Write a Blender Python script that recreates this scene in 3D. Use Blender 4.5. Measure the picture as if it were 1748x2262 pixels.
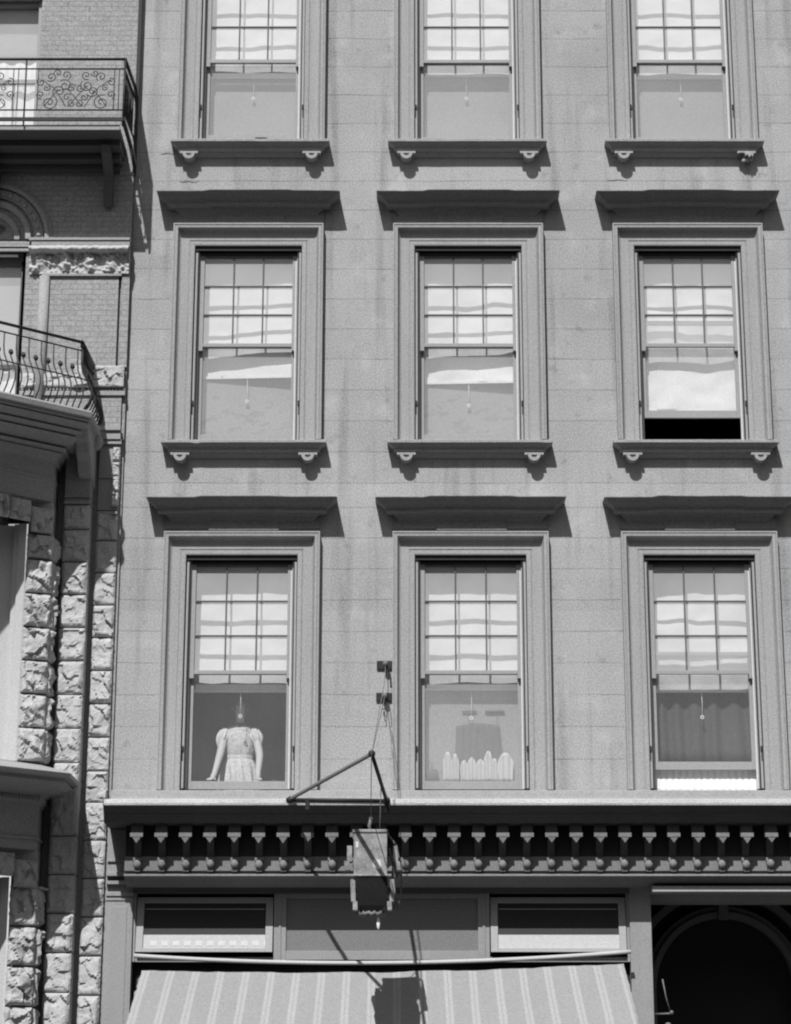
import bpy, bmesh, math, random
from mathutils import Vector, Matrix, noise
random.seed(7)
R = math.radians

# ---------------------------------------------------------------- scene, camera, light
for o in list(bpy.data.objects): bpy.data.objects.remove(o)
scene = bpy.context.scene
col = scene.collection
scene.render.engine = 'CYCLES'
scene.render.resolution_x, scene.render.resolution_y = 791, 1024
TH = math.atan(2240 / 6000)                 # camera pitch
CY, CZ = -29.6, 1.6                         # camera stands across the street at eye height
cam = bpy.data.cameras.new('camera'); co = bpy.data.objects.new('camera', cam); col.objects.link(co)
co.location = (0, CY, CZ); co.rotation_euler = (R(90) + TH, 0, 0)
cam.sensor_fit = 'VERTICAL'; cam.sensor_height = 36; cam.lens = 6000 / 2262 * 36
cam.shift_x = -26 / 2262; cam.shift_y = -871 / 2262
cam.clip_start = 0.5; cam.clip_end = 2000
scene.camera = co

SUN = Vector((-0.25, -1.0, 1.18)).normalized()      # towards the sun
w = bpy.data.worlds.new('World'); scene.world = w; w.use_nodes = True
nt = w.node_tree; bg = nt.nodes['Background']
sky = nt.nodes.new('ShaderNodeTexSky'); sky.sky_type = 'NISHITA'; sky.sun_disc = False
sky.sun_elevation = math.asin(SUN.z); sky.sun_rotation = math.atan2(SUN.x, SUN.y)
bw = nt.nodes.new('ShaderNodeRGBToBW')              # the place is seen in black and white
nt.links.new(sky.outputs[0], bw.inputs[0]); nt.links.new(bw.outputs[0], bg.inputs['Color'])
bg.inputs['Strength'].default_value = 0.085
ld = bpy.data.lights.new('sun', 'SUN'); ld.energy = 4.2; ld.angle = R(0.5); ld.color = (1, 1, 1)
lo = bpy.data.objects.new('sun', ld); col.objects.link(lo)
lo.rotation_euler = SUN.to_track_quat('Z', 'Y').to_euler(); lo.location = (-10, -20, 30)
vs = scene.view_settings
vs.view_transform = 'Standard'; vs.look = 'None'; vs.exposure = 0.40; vs.gamma = 1
scene.cycles.filter_width = 2.1

# ---------------------------------------------------------------- materials (all neutral greys)
def mat(name, v, rough=0.85, var=0.10, grain=0.10, streak=0.0, bump=0.15, bscale=40, metal=0.0, extra=None):
    m = bpy.data.materials.new(name); m.use_nodes = True
    n = m.node_tree.nodes; l = m.node_tree.links; b = n['Principled BSDF']
    b.inputs['Roughness'].default_value = rough; b.inputs['Metallic'].default_value = metal
    b.inputs['Specular IOR Level'].default_value = 0.25
    geo = n.new('ShaderNodeNewGeometry')
    def nz(scale, detail, vec=None):
        t = n.new('ShaderNodeTexNoise'); t.inputs['Scale'].default_value = scale; t.inputs['Detail'].default_value = detail
        l.new(vec or geo.outputs['Position'], t.inputs['Vector']); return t.outputs['Fac']
    def math_(op, a, bb, c=None):
        q = n.new('ShaderNodeMath'); q.operation = op
        for i, x in enumerate((a, bb) if c is None else (a, bb, c)):
            if hasattr(x, 'links'): l.new(x, q.inputs[i])
            else: q.inputs[i].default_value = x
        return q.outputs[0]
    big = nz(1.3, 5); fine = nz(55, 3)
    f = math_('MULTIPLY_ADD', math_('SUBTRACT', big, 0.5), var * 2, 1.0)
    f = math_('ADD', f, math_('MULTIPLY', math_('SUBTRACT', fine, 0.5), grain * 9))
    if streak:
        mp = n.new('ShaderNodeMapping'); mp.inputs['Scale'].default_value = (9, 9, 0.45)
        l.new(geo.outputs['Position'], mp.inputs['Vector'])
        s = nz(1.0, 4, mp.outputs[0])
        f = math_('ADD', f, math_('MULTIPLY', math_('SUBTRACT', s, 0.5), streak * 2))
    if extra: f = extra(n, l, geo, math_, f, nz)
    f = math_('MULTIPLY', f, v)
    cb = n.new('ShaderNodeCombineColor')
    for i in range(3): l.new(f, cb.inputs[i])
    l.new(cb.outputs[0], b.inputs['Base Color'])
    if bump:
        bp = n.new('ShaderNodeBump'); bp.inputs['Strength'].default_value = bump; bp.inputs['Distance'].default_value = 0.01
        l.new(nz(bscale, 5), bp.inputs['Height']); l.new(bp.outputs[0], b.inputs['Normal'])
    return m

def ashlar(n, l, geo, M_, f, nz):
    """scored course joints of the painted stone front, different on the floor below, with a few upright joints"""
    sp = n.new('ShaderNodeSeparateXYZ'); l.new(geo.outputs['Position'], sp.inputs[0])
    z = sp.outputs['Z']; x = sp.outputs['X']
    w_ = M_('MULTIPLY', M_('SUBTRACT', nz(1.7, 3), 0.5), 0.035)
    z = M_('ADD', z, w_)
    def line(step, ph, wid):
        a = M_('FRACT', M_('DIVIDE', M_('SUBTRACT', z, ph), step), 0)
        d = M_('MULTIPLY', M_('ABSOLUTE', M_('SUBTRACT', a, 0.5), 0), 2)      # 1 at a joint
        return M_('GREATER_THAN', d, 1 - wid / step)
    up = line(0.354, 8.686 - 0.354 * 20, 0.012); lowr = line(0.3405, 5.333 - 0.3405 * 10, 0.012)
    hi = M_('GREATER_THAN', z, 8.3)
    j = M_('ADD', M_('MULTIPLY', up, hi), M_('MULTIPLY', lowr, M_('SUBTRACT', 1.0, hi)))
    fade = M_('MULTIPLY_ADD', nz(2.6, 3), 0.75, -0.12)
    f = M_('SUBTRACT', f, M_('MULTIPLY', j, fade))
    # each course a slightly different tone
    cid = M_('FLOOR', M_('DIVIDE', M_('SUBTRACT', z, 8.686 - 7.08), 0.354), 0)
    t = M_('FRACT', M_('MULTIPLY', M_('SINE', M_('MULTIPLY', cid, 12.9), 0), 437.5), 0)
    f = M_('ADD', f, M_('MULTIPLY', M_('SUBTRACT', t, 0.5), 0.09))
    blot = nz(0.7, 6)
    f = M_('ADD', f, M_('MULTIPLY', M_('SUBTRACT', blot, 0.5), 0.55))
    # chips and rubbed spots in the paint
    ch = nz(6.5, 6); f = M_('SUBTRACT', f, M_('MULTIPLY', M_('MAXIMUM', M_('SUBTRACT', ch, 0.60), 0.0), 1.6))
    ch2 = nz(3.1, 7); f = M_('ADD', f, M_('MULTIPLY', M_('MAXIMUM', M_('SUBTRACT', ch2, 0.56), 0.0), 1.1))
    # rain runs
    mp = n.new('ShaderNodeMapping'); mp.inputs['Scale'].default_value = (5, 5, 0.35); l.new(geo.outputs['Position'], mp.inputs['Vector'])
    rn = nz(1.0, 6, mp.outputs[0]); return M_('SUBTRACT', f, M_('MULTIPLY', M_('MAXIMUM', M_('SUBTRACT', rn, 0.52), 0.0), 1.7))

def brickwork(n, l, geo, M_, f, nz):
    sp = n.new('ShaderNodeSeparateXYZ'); l.new(geo.outputs['Position'], sp.inputs[0])
    cv = n.new('ShaderNodeCombineXYZ'); l.new(sp.outputs['X'], cv.inputs[0]); l.new(sp.outputs['Z'], cv.inputs[1])
    b = n.new('ShaderNodeTexBrick'); l.new(cv.outputs[0], b.inputs['Vector'])
    b.inputs['Scale'].default_value = 1.0; b.inputs['Brick Width'].default_value = 0.17; b.inputs['Row Height'].default_value = 0.062
    b.inputs['Mortar Size'].default_value = 0.0052; b.inputs['Mortar Smooth'].default_value = 0.3; b.inputs['Bias'].default_value = 0
    for k, c in (('Color1', .95), ('Color2', 1.06), ('Mortar', .70)): b.inputs[k].default_value = (c, c, c, 1)
    q = n.new('ShaderNodeRGBToBW'); l.new(b.outputs['Color'], q.inputs[0])
    return M_('MULTIPLY', f, q.outputs[0])

def striped(n, l, geo, M_, f, nz):
    sp = n.new('ShaderNodeSeparateXYZ'); l.new(geo.outputs['Position'], sp.inputs[0])
    x = M_('ADD', sp.outputs['X'], 0.2); x = M_('DIVIDE', x, M_('MULTIPLY_ADD', M_('SUBTRACT', 3.13, sp.outputs['Z']), .08, 1.0)); x = M_('ADD', x, M_('MULTIPLY', M_('SUBTRACT', nz(1.5, 2), 0.5), 0.02))
    a = M_('FRACT', M_('DIVIDE', M_('ADD', x, 20.03), 0.2575), 0)
    s = M_('SUBTRACT', M_('GREATER_THAN', a, 0.0), M_('GREATER_THAN', a, 0.30))
    g = M_('SUBTRACT', M_('GREATER_THAN', a, 0.125), M_('GREATER_THAN', a, 0.175))
    return M_('ADD', f, M_('MULTIPLY', M_('SUBTRACT', s, M_('MULTIPLY', g, 0.75)), 0.27))

def blotchy(n, l, geo, M_, f, nz):
    a = nz(9, 5); b = nz(26, 4)
    f = M_('ADD', f, M_('MULTIPLY', M_('SUBTRACT', a, 0.5), 1.5))
    return M_('MAXIMUM', M_('ADD', f, M_('MULTIPLY', M_('SUBTRACT', b, 0.5), 0.8)), 0.15)

def laced(n, l, geo, M_, f, nz):
    sp = n.new('ShaderNodeSeparateXYZ'); l.new(geo.outputs['Position'], sp.inputs[0])
    a = M_('FRACT', M_('DIVIDE', M_('ADD', sp.outputs['X'], 20.0), 0.075), 0)
    return M_('MULTIPLY_ADD', M_('SINE', M_('MULTIPLY', a, 6.283), 0), 0.09, f)

MT = dict(
    wall=mat('painted_brownstone', .30, var=.06, grain=.13, streak=.06, extra=ashlar),
    trim=mat('painted_stone_trim', .285, var=.08, grain=.11, streak=.13, bscale=25),
    hood=mat('stone_hood', .165, var=.16, grain=.12, streak=.10, bscale=25),
    ledge=mat('worn_stone_ledge', .46, var=.30, grain=.14, streak=.12, bscale=20, bump=.3),
    wood=mat('painted_wood', .30, rough=.6, var=.08, grain=.06, streak=.12, bump=.08),
    sash=mat('painted_sash', .27, rough=.55, var=.08, grain=.06, bump=.05),
    bead=mat('pale_painted_bead', .55, rough=.5, var=.06, grain=.06, bump=.05),
    darksash=mat('dark_sash_bar', .10, rough=.5, var=.08, grain=.06, bump=.05),
    dark=mat('dark_painted_wood', .085, rough=.6, var=.2, grain=.1),
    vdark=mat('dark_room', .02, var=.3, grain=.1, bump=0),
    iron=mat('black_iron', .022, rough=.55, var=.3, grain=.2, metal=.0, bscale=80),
    ironlit=mat('pale_iron', .13, rough=.6, var=.3, grain=.2, bscale=80),
    shade=mat('cream_shade_cloth', .74, var=.03, grain=.05, bump=.1, bscale=12),
    lining=mat('grey_lining_cloth', .26, var=.05, grain=.10, bump=.1, bscale=12),
    drape=mat('dark_drape', .075, var=.12, grain=.10, bump=.1, bscale=12),
    white=mat('white_cloth', .72, var=.04, grain=.05, extra=laced),
    knob=mat('white_enamel', .8, rough=.4, var=.02, grain=.02, bump=0),
    brick=mat('brick', .265, var=.12, grain=.14, extra=brickwork, bump=.35, bscale=18),
    rock=mat('rock_faced_stone', .38, var=.16, grain=.10, bump=.35, bscale=30),
    smooth=mat('dressed_stone', .27, var=.12, grain=.12, bscale=25),
    canvas=mat('striped_canvas', .245, var=.05, grain=.07, extra=striped, bump=.1, bscale=60),
    box=mat('awning_box_paint', .62, var=.06, grain=.05),
    panel=mat('zinc_panel', .24, rough=.5, var=.2, grain=.10, bscale=9, bump=.5, extra=blotchy),
    smoke=mat('smoked_pane', .018, rough=.2, var=.4, grain=.1, bump=0),
    skin=mat('skin', .46, rough=.6, var=.02, grain=.02, bump=0),
    hair=mat('dark_hair', .045, var=.1, grain=.1),
    dress=mat('pale_print_dress', .52, var=.10, grain=.16, bump=.1, bscale=60),
    box2=mat('dotted_pattern_white', .52, var=.04, grain=.04), shadowblack=mat('shadow_black', .028, rough=.6, var=.2, grain=.1), shopwood=mat('shopfront_paint', .26, rough=.6, var=.1, grain=.06, streak=.1), darkstone=mat('dark_arch_stone', .13, var=.2, grain=.1), jambwhite=mat('pale_reveal', .42, var=.08, grain=.06), trans=mat('pale_painted_sash', .31, rough=.6, var=.06, grain=.06), tcloth=mat('pale_half_curtain', .43, var=.05, grain=.05), midwhite=mat('soft_white_cloth', .50, var=.1, grain=.06),
    scroll=mat('rusty_scroll_iron', .045, rough=.6, var=.3, grain=.1), bay=mat('dressed_bay_stone', .29, var=.14, grain=.12, bscale=25),
    opp=mat('dark_brick', .12, var=.2, grain=.1),
    asphalt=mat('asphalt', .05, var=.2, grain=.2), paving=mat('flagstone', .10, var=.15, grain=.1),
)
def glass(name, tint, refl=1.0, rough=0.01, dust=0.0):
    m = bpy.data.materials.new(name); m.use_nodes = True
    n = m.node_tree.nodes; l = m.node_tree.links; n.clear()
    out = n.new('ShaderNodeOutputMaterial'); mx = n.new('ShaderNodeMixShader'); gg = n.new('ShaderNodeNewGeometry')
    def mth(op, a, b=None):
        q = n.new('ShaderNodeMath'); q.operation = op
        if hasattr(a, 'links'): l.new(a, q.inputs[0])
        else: q.inputs[0].default_value = a
        if b is not None: q.inputs[1].default_value = b
        return q.outputs[0]
    dt = n.new('ShaderNodeVectorMath'); dt.operation = 'DOT_PRODUCT'; l.new(gg.outputs['Incoming'], dt.inputs[0]); l.new(gg.outputs['True Normal'], dt.inputs[1])
    q = mth('ABSOLUTE', dt.outputs['Value']); q2 = n.new('ShaderNodeMath'); q2.operation = 'SUBTRACT'; q2.inputs[0].default_value = 1.0; l.new(q, q2.inputs[1])
    fac = mth('ADD', mth('MULTIPLY', mth('POWER', q2.outputs[0], 5.0), .95), .045)      # reflectance of both faces, same from either side
    tr = n.new('ShaderNodeBsdfTransparent'); tr.inputs[0].default_value = (tint, tint, tint, 1)
    gl = n.new('ShaderNodeBsdfGlossy'); gl.inputs['Roughness'].default_value = rough
    mu = n.new('ShaderNodeMath'); mu.operation = 'MULTIPLY'; mu.inputs[1].default_value = refl
    l.new(fac, mu.inputs[0]); l.new(mu.outputs[0], mx.inputs[0]); l.new(tr.outputs[0], mx.inputs[1]); l.new(gl.outputs[0], mx.inputs[2])
    t = n.new('ShaderNodeTexNoise'); t.inputs['Scale'].default_value = 5; g = n.new('ShaderNodeNewGeometry'); l.new(g.outputs['Position'], t.inputs['Vector'])
    b = n.new('ShaderNodeBump'); b.inputs['Strength'].default_value = .2; b.inputs['Distance'].default_value = .02; l.new(t.outputs['Fac'], b.inputs['Height']); l.new(b.outputs[0], gl.inputs['Normal'])
    df = n.new('ShaderNodeBsdfDiffuse'); df.inputs[0].default_value = (.82, .82, .82, 1); m2 = n.new('ShaderNodeMixShader')   # dust film on old panes
    dn = n.new('ShaderNodeTexNoise'); dn.inputs['Scale'].default_value = 1.6; dn.inputs['Detail'].default_value = 5; l.new(g.outputs['Position'], dn.inputs['Vector'])
    dm = n.new('ShaderNodeMath'); dm.operation = 'MULTIPLY_ADD'; dm.inputs[1].default_value = dust*.5; dm.inputs[2].default_value = dust*.75; l.new(dn.outputs['Fac'], dm.inputs[0])
    l.new(dm.outputs[0], m2.inputs[0]); l.new(mx.outputs[0], m2.inputs[1]); l.new(df.outputs[0], m2.inputs[2])
    l.new(m2.outputs[0], out.inputs[0]); return m
MT['glass'] = glass('window_glass', .93, 2.0, dust=.31)
MT['hazyglass'] = glass('hazy_glass', .92, 2.0, dust=.20)
MT['clearglass'] = glass('clear_glass', .92, 1.6, dust=.085)
MT['shopglass'] = glass('shop_glass', .45, 1.0)

# ---------------------------------------------------------------- mesh helpers
ORG = {}
def tag(o, label=None, cat=None, group=None, kind=None):
    if label: o['label'] = label
    if cat: o['category'] = cat
    if group: o['group'] = group
    if kind: o['kind'] = kind
    return o
def empty(name, loc, label, cat, group=None):
    o = bpy.data.objects.new(name, None); col.objects.link(o); o.location = loc; o.empty_display_size = .2
    ORG[o.name] = Vector(loc); return tag(o, label, cat, group)

class MB:
    def __init__(s): s.v = []; s.f = []; s.m = []; s.mi = 0; s.smooth = False; s.sm = []
    def add(s, vs_, fs):
        b = len(s.v); s.v += [tuple(p) for p in vs_]
        for f in fs: s.f.append([b + i for i in f]); s.m.append(s.mi); s.sm.append(s.smooth)
        return s
    def box(s, x0, x1, y0, y1, z0, z1):
        return s.add([(x0,y0,z0),(x1,y0,z0),(x1,y1,z0),(x0,y1,z0),(x0,y0,z1),(x1,y0,z1),(x1,y1,z1),(x0,y1,z1)],
                     [(3,2,1,0),(4,5,6,7),(0,1,5,4),(1,2,6,5),(2,3,7,6),(3,0,4,7)])
    def quad(s, a, b, c, d): return s.add([a, b, c, d], [(0,1,2,3)])
    def xprism(s, prof, x0, x1):
        """profile in (y,z) run along x, ends capped"""
        n = len(prof); vs_ = [(x0,y,z) for y,z in prof] + [(x1,y,z) for y,z in prof]
        fs = [(i,(i+1)%n,n+(i+1)%n,n+i) for i in range(n)] + [tuple(range(n))[::-1], tuple(range(n,2*n))]
        return s.add(vs_, fs)
    def ret_prism(s, prof, x0, x1):
        """moulding with returned (mitred) ends: prof is (projection, z); each point also sticks out sideways by its projection"""
        n = len(prof); pts = []; S = max(6, int((x1-x0)/.05)); rs = (x0*3.1+prof[0][1]*7.7)
        for d, z in prof:
            row = [(x0-d, 0, z)]
            for k in range(S+1):
                x = x0-d+(x1-x0+2*d)*k/S
                j = .0035*noise.noise(Vector((x*2.2+rs, z*9, 1)))+.0022*noise.noise(Vector((x*14+rs, z*30, 2)))
                c_ = noise.noise(Vector((x*6+rs, 0, 5))); ch = .010*max(0, c_-.38)*4 if d > .28 or (.19 < d < .21 and n < 17) else 0
                stp = (.007 if abs(x-(x0+x1)/2) < .33*(x1-x0) else -.004*(x < x0+.3)) if n >= 18 else 0
                row.append((x, -d+ch-abs(j)-stp*.8, z+j*.8-(ch*.6)+stp))
            row.append((x1+d, 0, z)); pts.append(row)
        W = S+3; vs_ = [p for r in pts for p in r]; fs = []
        for i in range(n-1):
            for k in range(W-1): fs.append((W*i+k, W*i+k+1, W*i+W+k+1, W*i+W+k))
        fs.append(tuple(range(W))[::-1]); fs.append(tuple(W*(n-1)+k for k in range(W)))
        return s.add(vs_, fs)
    def tube(s, pts, r, n=8, closed=False, cap=True):
        pts = [Vector(p) for p in pts]; m = len(pts); rings = []
        up = None
        for i, p in enumerate(pts):
            a = pts[(i-1) % m] if (closed or i > 0) else p; b = pts[(i+1) % m] if (closed or i < m-1) else p
            t = (b-a).normalized()
            if up is None: up = t.orthogonal().normalized()
            up = (up - t*up.dot(t)).normalized(); side = t.cross(up)
            rr = r[i] if isinstance(r, (list, tuple)) else r
            rings.append([p + (up*math.cos(2*math.pi*k/n) + side*math.sin(2*math.pi*k/n))*rr for k in range(n)])
        vs_ = [q for rg in rings for q in rg]; fs = []
        for i in range(m if closed else m-1):
            j = (i+1) % m
            for k in range(n): fs.append((i*n+k, i*n+(k+1)%n, j*n+(k+1)%n, j*n+k))
        if cap and not closed: fs += [tuple(range(n))[::-1], tuple((m-1)*n+k for k in range(n))]
        o = s.smooth; s.smooth = True; s.add(vs_, fs); s.smooth = o; return s
    def lathe(s, prof, c, n=16):
        """profile (r,z) round a vertical axis through c"""
        vs_ = [(c[0]+r*math.cos(2*math.pi*k/n), c[1]+r*math.sin(2*math.pi*k/n), c[2]+z) for r, z in prof for k in range(n)]
        fs = [(i*n+k, i*n+(k+1)%n, (i+1)*n+(k+1)%n, (i+1)*n+k) for i in range(len(prof)-1) for k in range(n)]
        o = s.smooth; s.smooth = True; s.add(vs_, fs); s.smooth = o; return s
    def ball(s, c, r, n=10, sz=1.0):
        return s.lathe([(max(1e-4, r*math.sin(math.pi*i/n)), -r*sz*math.cos(math.pi*i/n)) for i in range(n+1)], c, 12)
    def sheet(s, fn, nu, nv, thick=0.0):
        """fn(u,v)->point, 0..1; thin cloth given a thickness along +y"""
        vs_ = [fn(i/nu, j/nv) for j in range(nv+1) for i in range(nu+1)]
        fs = [(j*(nu+1)+i, j*(nu+1)+i+1, (j+1)*(nu+1)+i+1, (j+1)*(nu+1)+i) for j in range(nv) for i in range(nu)]
        if thick:
            N = len(vs_); vs_ += [(x, y+thick, z) for x, y, z in vs_]; fs += [tuple(N+q for q in f)[::-1] for f in fs]
            edge = [i for i in range(nu+1)] + [j*(nu+1)+nu for j in range(1, nv+1)] + [nv*(nu+1)+i for i in range(nu-1, -1, -1)] + [j*(nu+1) for j in range(nv-1, 0, -1)]
            for a, b in zip(edge, edge[1:]+edge[:1]): fs.append((b, a, N+a, N+b))
        o = s.smooth; s.smooth = True; s.add(vs_, fs); s.smooth = o; return s
    def rock(s, x0, x1, z0, z1, y, d=.05, n=9, seed=0, axis=0, ang=0.0, side=True):
        """a rock-faced block: front pillow of rough hewn stone over face plane y (towards -y), margins kept; ang turns it about its right edge"""
        out = []
        m = max(3, int(n*(z1-z0)/max(.05, x1-x0))) if (z1-z0) > (x1-x0) else n
        nx, nz_ = int(n*1.6), int(min(26, max(n, m)*1.6))
        for j in range(nz_+1):
            for i in range(nx+1):
                u, v = i/nx, j/nz_
                e = min(1, 7*min(u, 1-u), 9*min(v, 1-v)); e = max(0, e)**.5
                wx, wz = (x0+(x1-x0)*u)*1.0, z0+(z1-z0)*v
                q = noise.noise(Vector((wx*7+seed*7.1, wz*8+seed*3.3, seed)))*1.0 + (abs(noise.noise(Vector((wx*11+seed, wz*13, seed*2.2))))-.2)*-.6 + noise.noise(Vector((wx*38, wz*38, seed)))*.14
                dd, pp = noise.voronoi(Vector((wx*9+seed, wz*8+seed*2, seed*.7)))
                cp_ = pp[0]; h1 = noise.cell(cp_*17.3); tl = noise.cell(cp_*9.1+Vector((5, 1, 2)))
                q = q*.6 + (h1-.5)*.38 + ((wx*9+seed)-cp_.x)*(tl-.5)*.9 + ((wz*8+seed*2)-cp_.y)*-.40
                dep = e*max(.1, (.8+.75*q))*d
                wob = (1-e)*0
                jx = noise.noise(Vector((u*4, v*9, seed+5)))*.012*(1 if i in (0, nx) else 0)
                out.append((x0+(x1-x0)*u+jx, y-dep, z0+(z1-z0)*v))
        fs = [(j*(nx+1)+i, j*(nx+1)+i+1, (j+1)*(nx+1)+i+1, (j+1)*(nx+1)+i) for j in range(nz_) for i in range(nx)]
        if ang:
            ca, sa = math.cos(ang), math.sin(ang)
            out = [(x1+(px-x1)*ca-(py-y)*sa, y+(px-x1)*sa+(py-y)*ca, pz) for px, py, pz in out]
        return s.add(out, fs)
    def build(s, name, mats, parent=None, bevel=0.0, pos=None):
        if not isinstance(mats, (list, tuple)): mats = [mats]
        xs = [p[0] for p in s.v]; ys = [p[1] for p in s.v]; zs = [p[2] for p in s.v]
        c = Vector(((min(xs)+max(xs))/2, (min(ys)+max(ys))/2, min(zs))) if pos is None else Vector(pos)
        me = bpy.data.meshes.new(name); me.from_pydata([(p[0]-c.x, p[1]-c.y, p[2]-c.z) for p in s.v], [], s.f); me.update()
        for i, p in enumerate(me.polygons): p.material_index = s.m[i]; p.use_smooth = s.sm[i]
        for m in mats: me.materials.append(MT[m])
        bm = bmesh.new(); bm.from_mesh(me); bmesh.ops.recalc_face_normals(bm, faces=bm.faces); bm.to_mesh(me); bm.free()
        o = bpy.data.objects.new(name, me); col.objects.link(o); ORG[o.name] = c
        if parent is not None: o.parent = parent; o.location = c - ORG[parent.name]
        else: o.location = c
        if bevel:
            b = o.modifiers.new('bevel', 'BEVEL'); b.width = bevel; b.segments = 2; b.limit_method = 'ANGLE'; b.angle_limit = R(40)
        return o

def Zd(z, y): return 1.6 + (z-1.6)*(1+y/29.6)       # height read off the front plane, carried back to depth y

# ---------------------------------------------------------------- ground
tag(MB().box(-60, 60, -60, -4.2, -.3, -.13).build('street', 'asphalt'), kind='structure')
tag(MB().box(-60, 60, -4.2, 12, -.4, 0).build('pavement', 'paving'), kind='structure')

OB = empty('building_across_street', (0, -36, 0), 'unseen dark brick block across the street, behind the photographer', 'building')  # out of view; added to cut low sky light and deepen shade
m = MB(); m.box(-45, 45, -46, -34.0, 0, 17)
for i in range(36):
    for z in (1.0, 5.0, 9.0, 13.0): m.box(-44+i*2.45, -42.8+i*2.45, -34.0, -33.85, z+2.3, z+2.5)
m.box(-45.2, 45.2, -34.0, -33.4, 16.6, 17.2)
m.build('front', 'opp', OB)
m = MB()
for i in range(36):
    for z in (1.0, 5.0, 9.0, 13.0): m.box(-44+i*2.45, -42.8+i*2.45, -34.0, -33.98, z, z+2.3)
tag(m.build('windows', 'vdark', OB), kind='stuff')

# ================================================================ MAIN BUILDING
XL, XR = -3.145, 5.4
CX = [-1.812, .694, 3.199]; HW = .612
FL = dict(A=dict(z0=12.344, z1=14.78, meet=13.39), B=dict(z0=8.80, z1=11.08, meet=9.937), C=dict(z0=5.0, z1=7.525, meet=6.268))
B = empty('painted_stone_building', (1.1, 0, 0), 'pale painted stone building with tall sash windows over a shopfront', 'building')
m = MB()
cuts = []
xs = [XL]
for c in CX: xs += [c-HW, c+HW]
xs.append(XR)
ZB, ZT = 4.70, 16.4
for i in range(0, 8, 2): m.box(xs[i], xs[i+1], 0, .34, ZB, ZT)
for c in CX:
    zs = [ZB, FL['C']['z0'], FL['C']['z1'], FL['B']['z0'], FL['B']['z1'], FL['A']['z0'], FL['A']['z1'], ZT]
    for k in range(0, 8, 2): m.box(c-HW, c+HW, 0, .34, zs[k], zs[k+1])
m.build('front_wall', 'wall', B)
# rooms behind: dark shell
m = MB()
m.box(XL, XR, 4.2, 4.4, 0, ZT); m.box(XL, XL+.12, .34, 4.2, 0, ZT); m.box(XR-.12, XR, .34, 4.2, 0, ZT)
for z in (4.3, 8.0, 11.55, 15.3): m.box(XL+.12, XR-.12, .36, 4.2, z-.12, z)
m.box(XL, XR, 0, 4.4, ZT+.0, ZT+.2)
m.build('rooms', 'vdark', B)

def architrave(c, z0, z1, name='architrave'):
    prof = [(0,.0),(0,-.035),(.012,-.04),(.048,-.04),(.050,-.026),(.060,-.026),(.062,-.034),(.150,-.036),(.165,-.046),(.176,-.07),(.184,-.10),(.190,-.122),(.216,-.126),(.219,-.116),(.226,-.116),(.229,-.126),(.243,-.124),(.243,0)]
    m = MB(); path = []
    rows = []
    for t, y in prof:
        rows.append([(c-HW-t, y, z0), (c-HW-t, y, z1+t), (c+HW+t, y, z1+t), (c+HW+t, y, z0)])
    vs_ = [p for r in rows for p in r]; fs = []
    for i in range(len(rows)-1):
        for k in range(3): fs.append((4*i+k, 4*i+k+1, 4*i+5+k, 4*i+4+k))
    m.add(vs_, fs)
    return m.build(name, 'trim', B)

def hood(c, zt, seed):
    """window cornice on a plain frieze"""
    rnd = random.Random(seed)
    m = MB()
    m.box(c-.86, c+.86, -.055, .0, zt-.30, zt-.16)                 # frieze board
    m.box(c-.37, c+.40, -.066, -.05, zt-.325, zt-.20)              # raised centre panel
    pr = [(.06, zt-.225), (.075, zt-.205), (.095, zt-.178), (.12, zt-.158), (.125, zt-.150), (.202, zt-.146), (.206, zt-.126), (.196, zt-.118), (.205, zt-.104), (.228, zt-.082), (.256, zt-.064), (.280, zt-.046), (.286, zt-.036), (.302, zt-.026), (.318, zt-.013), (.322, zt-.010), (.320, zt), (.06, zt+.035)]
    m.ret_prism(pr, c-1.045+.322, c+1.045-.322)
    o = m.build('window_cornice', 'hood', B, bevel=.004)
    return o

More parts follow.
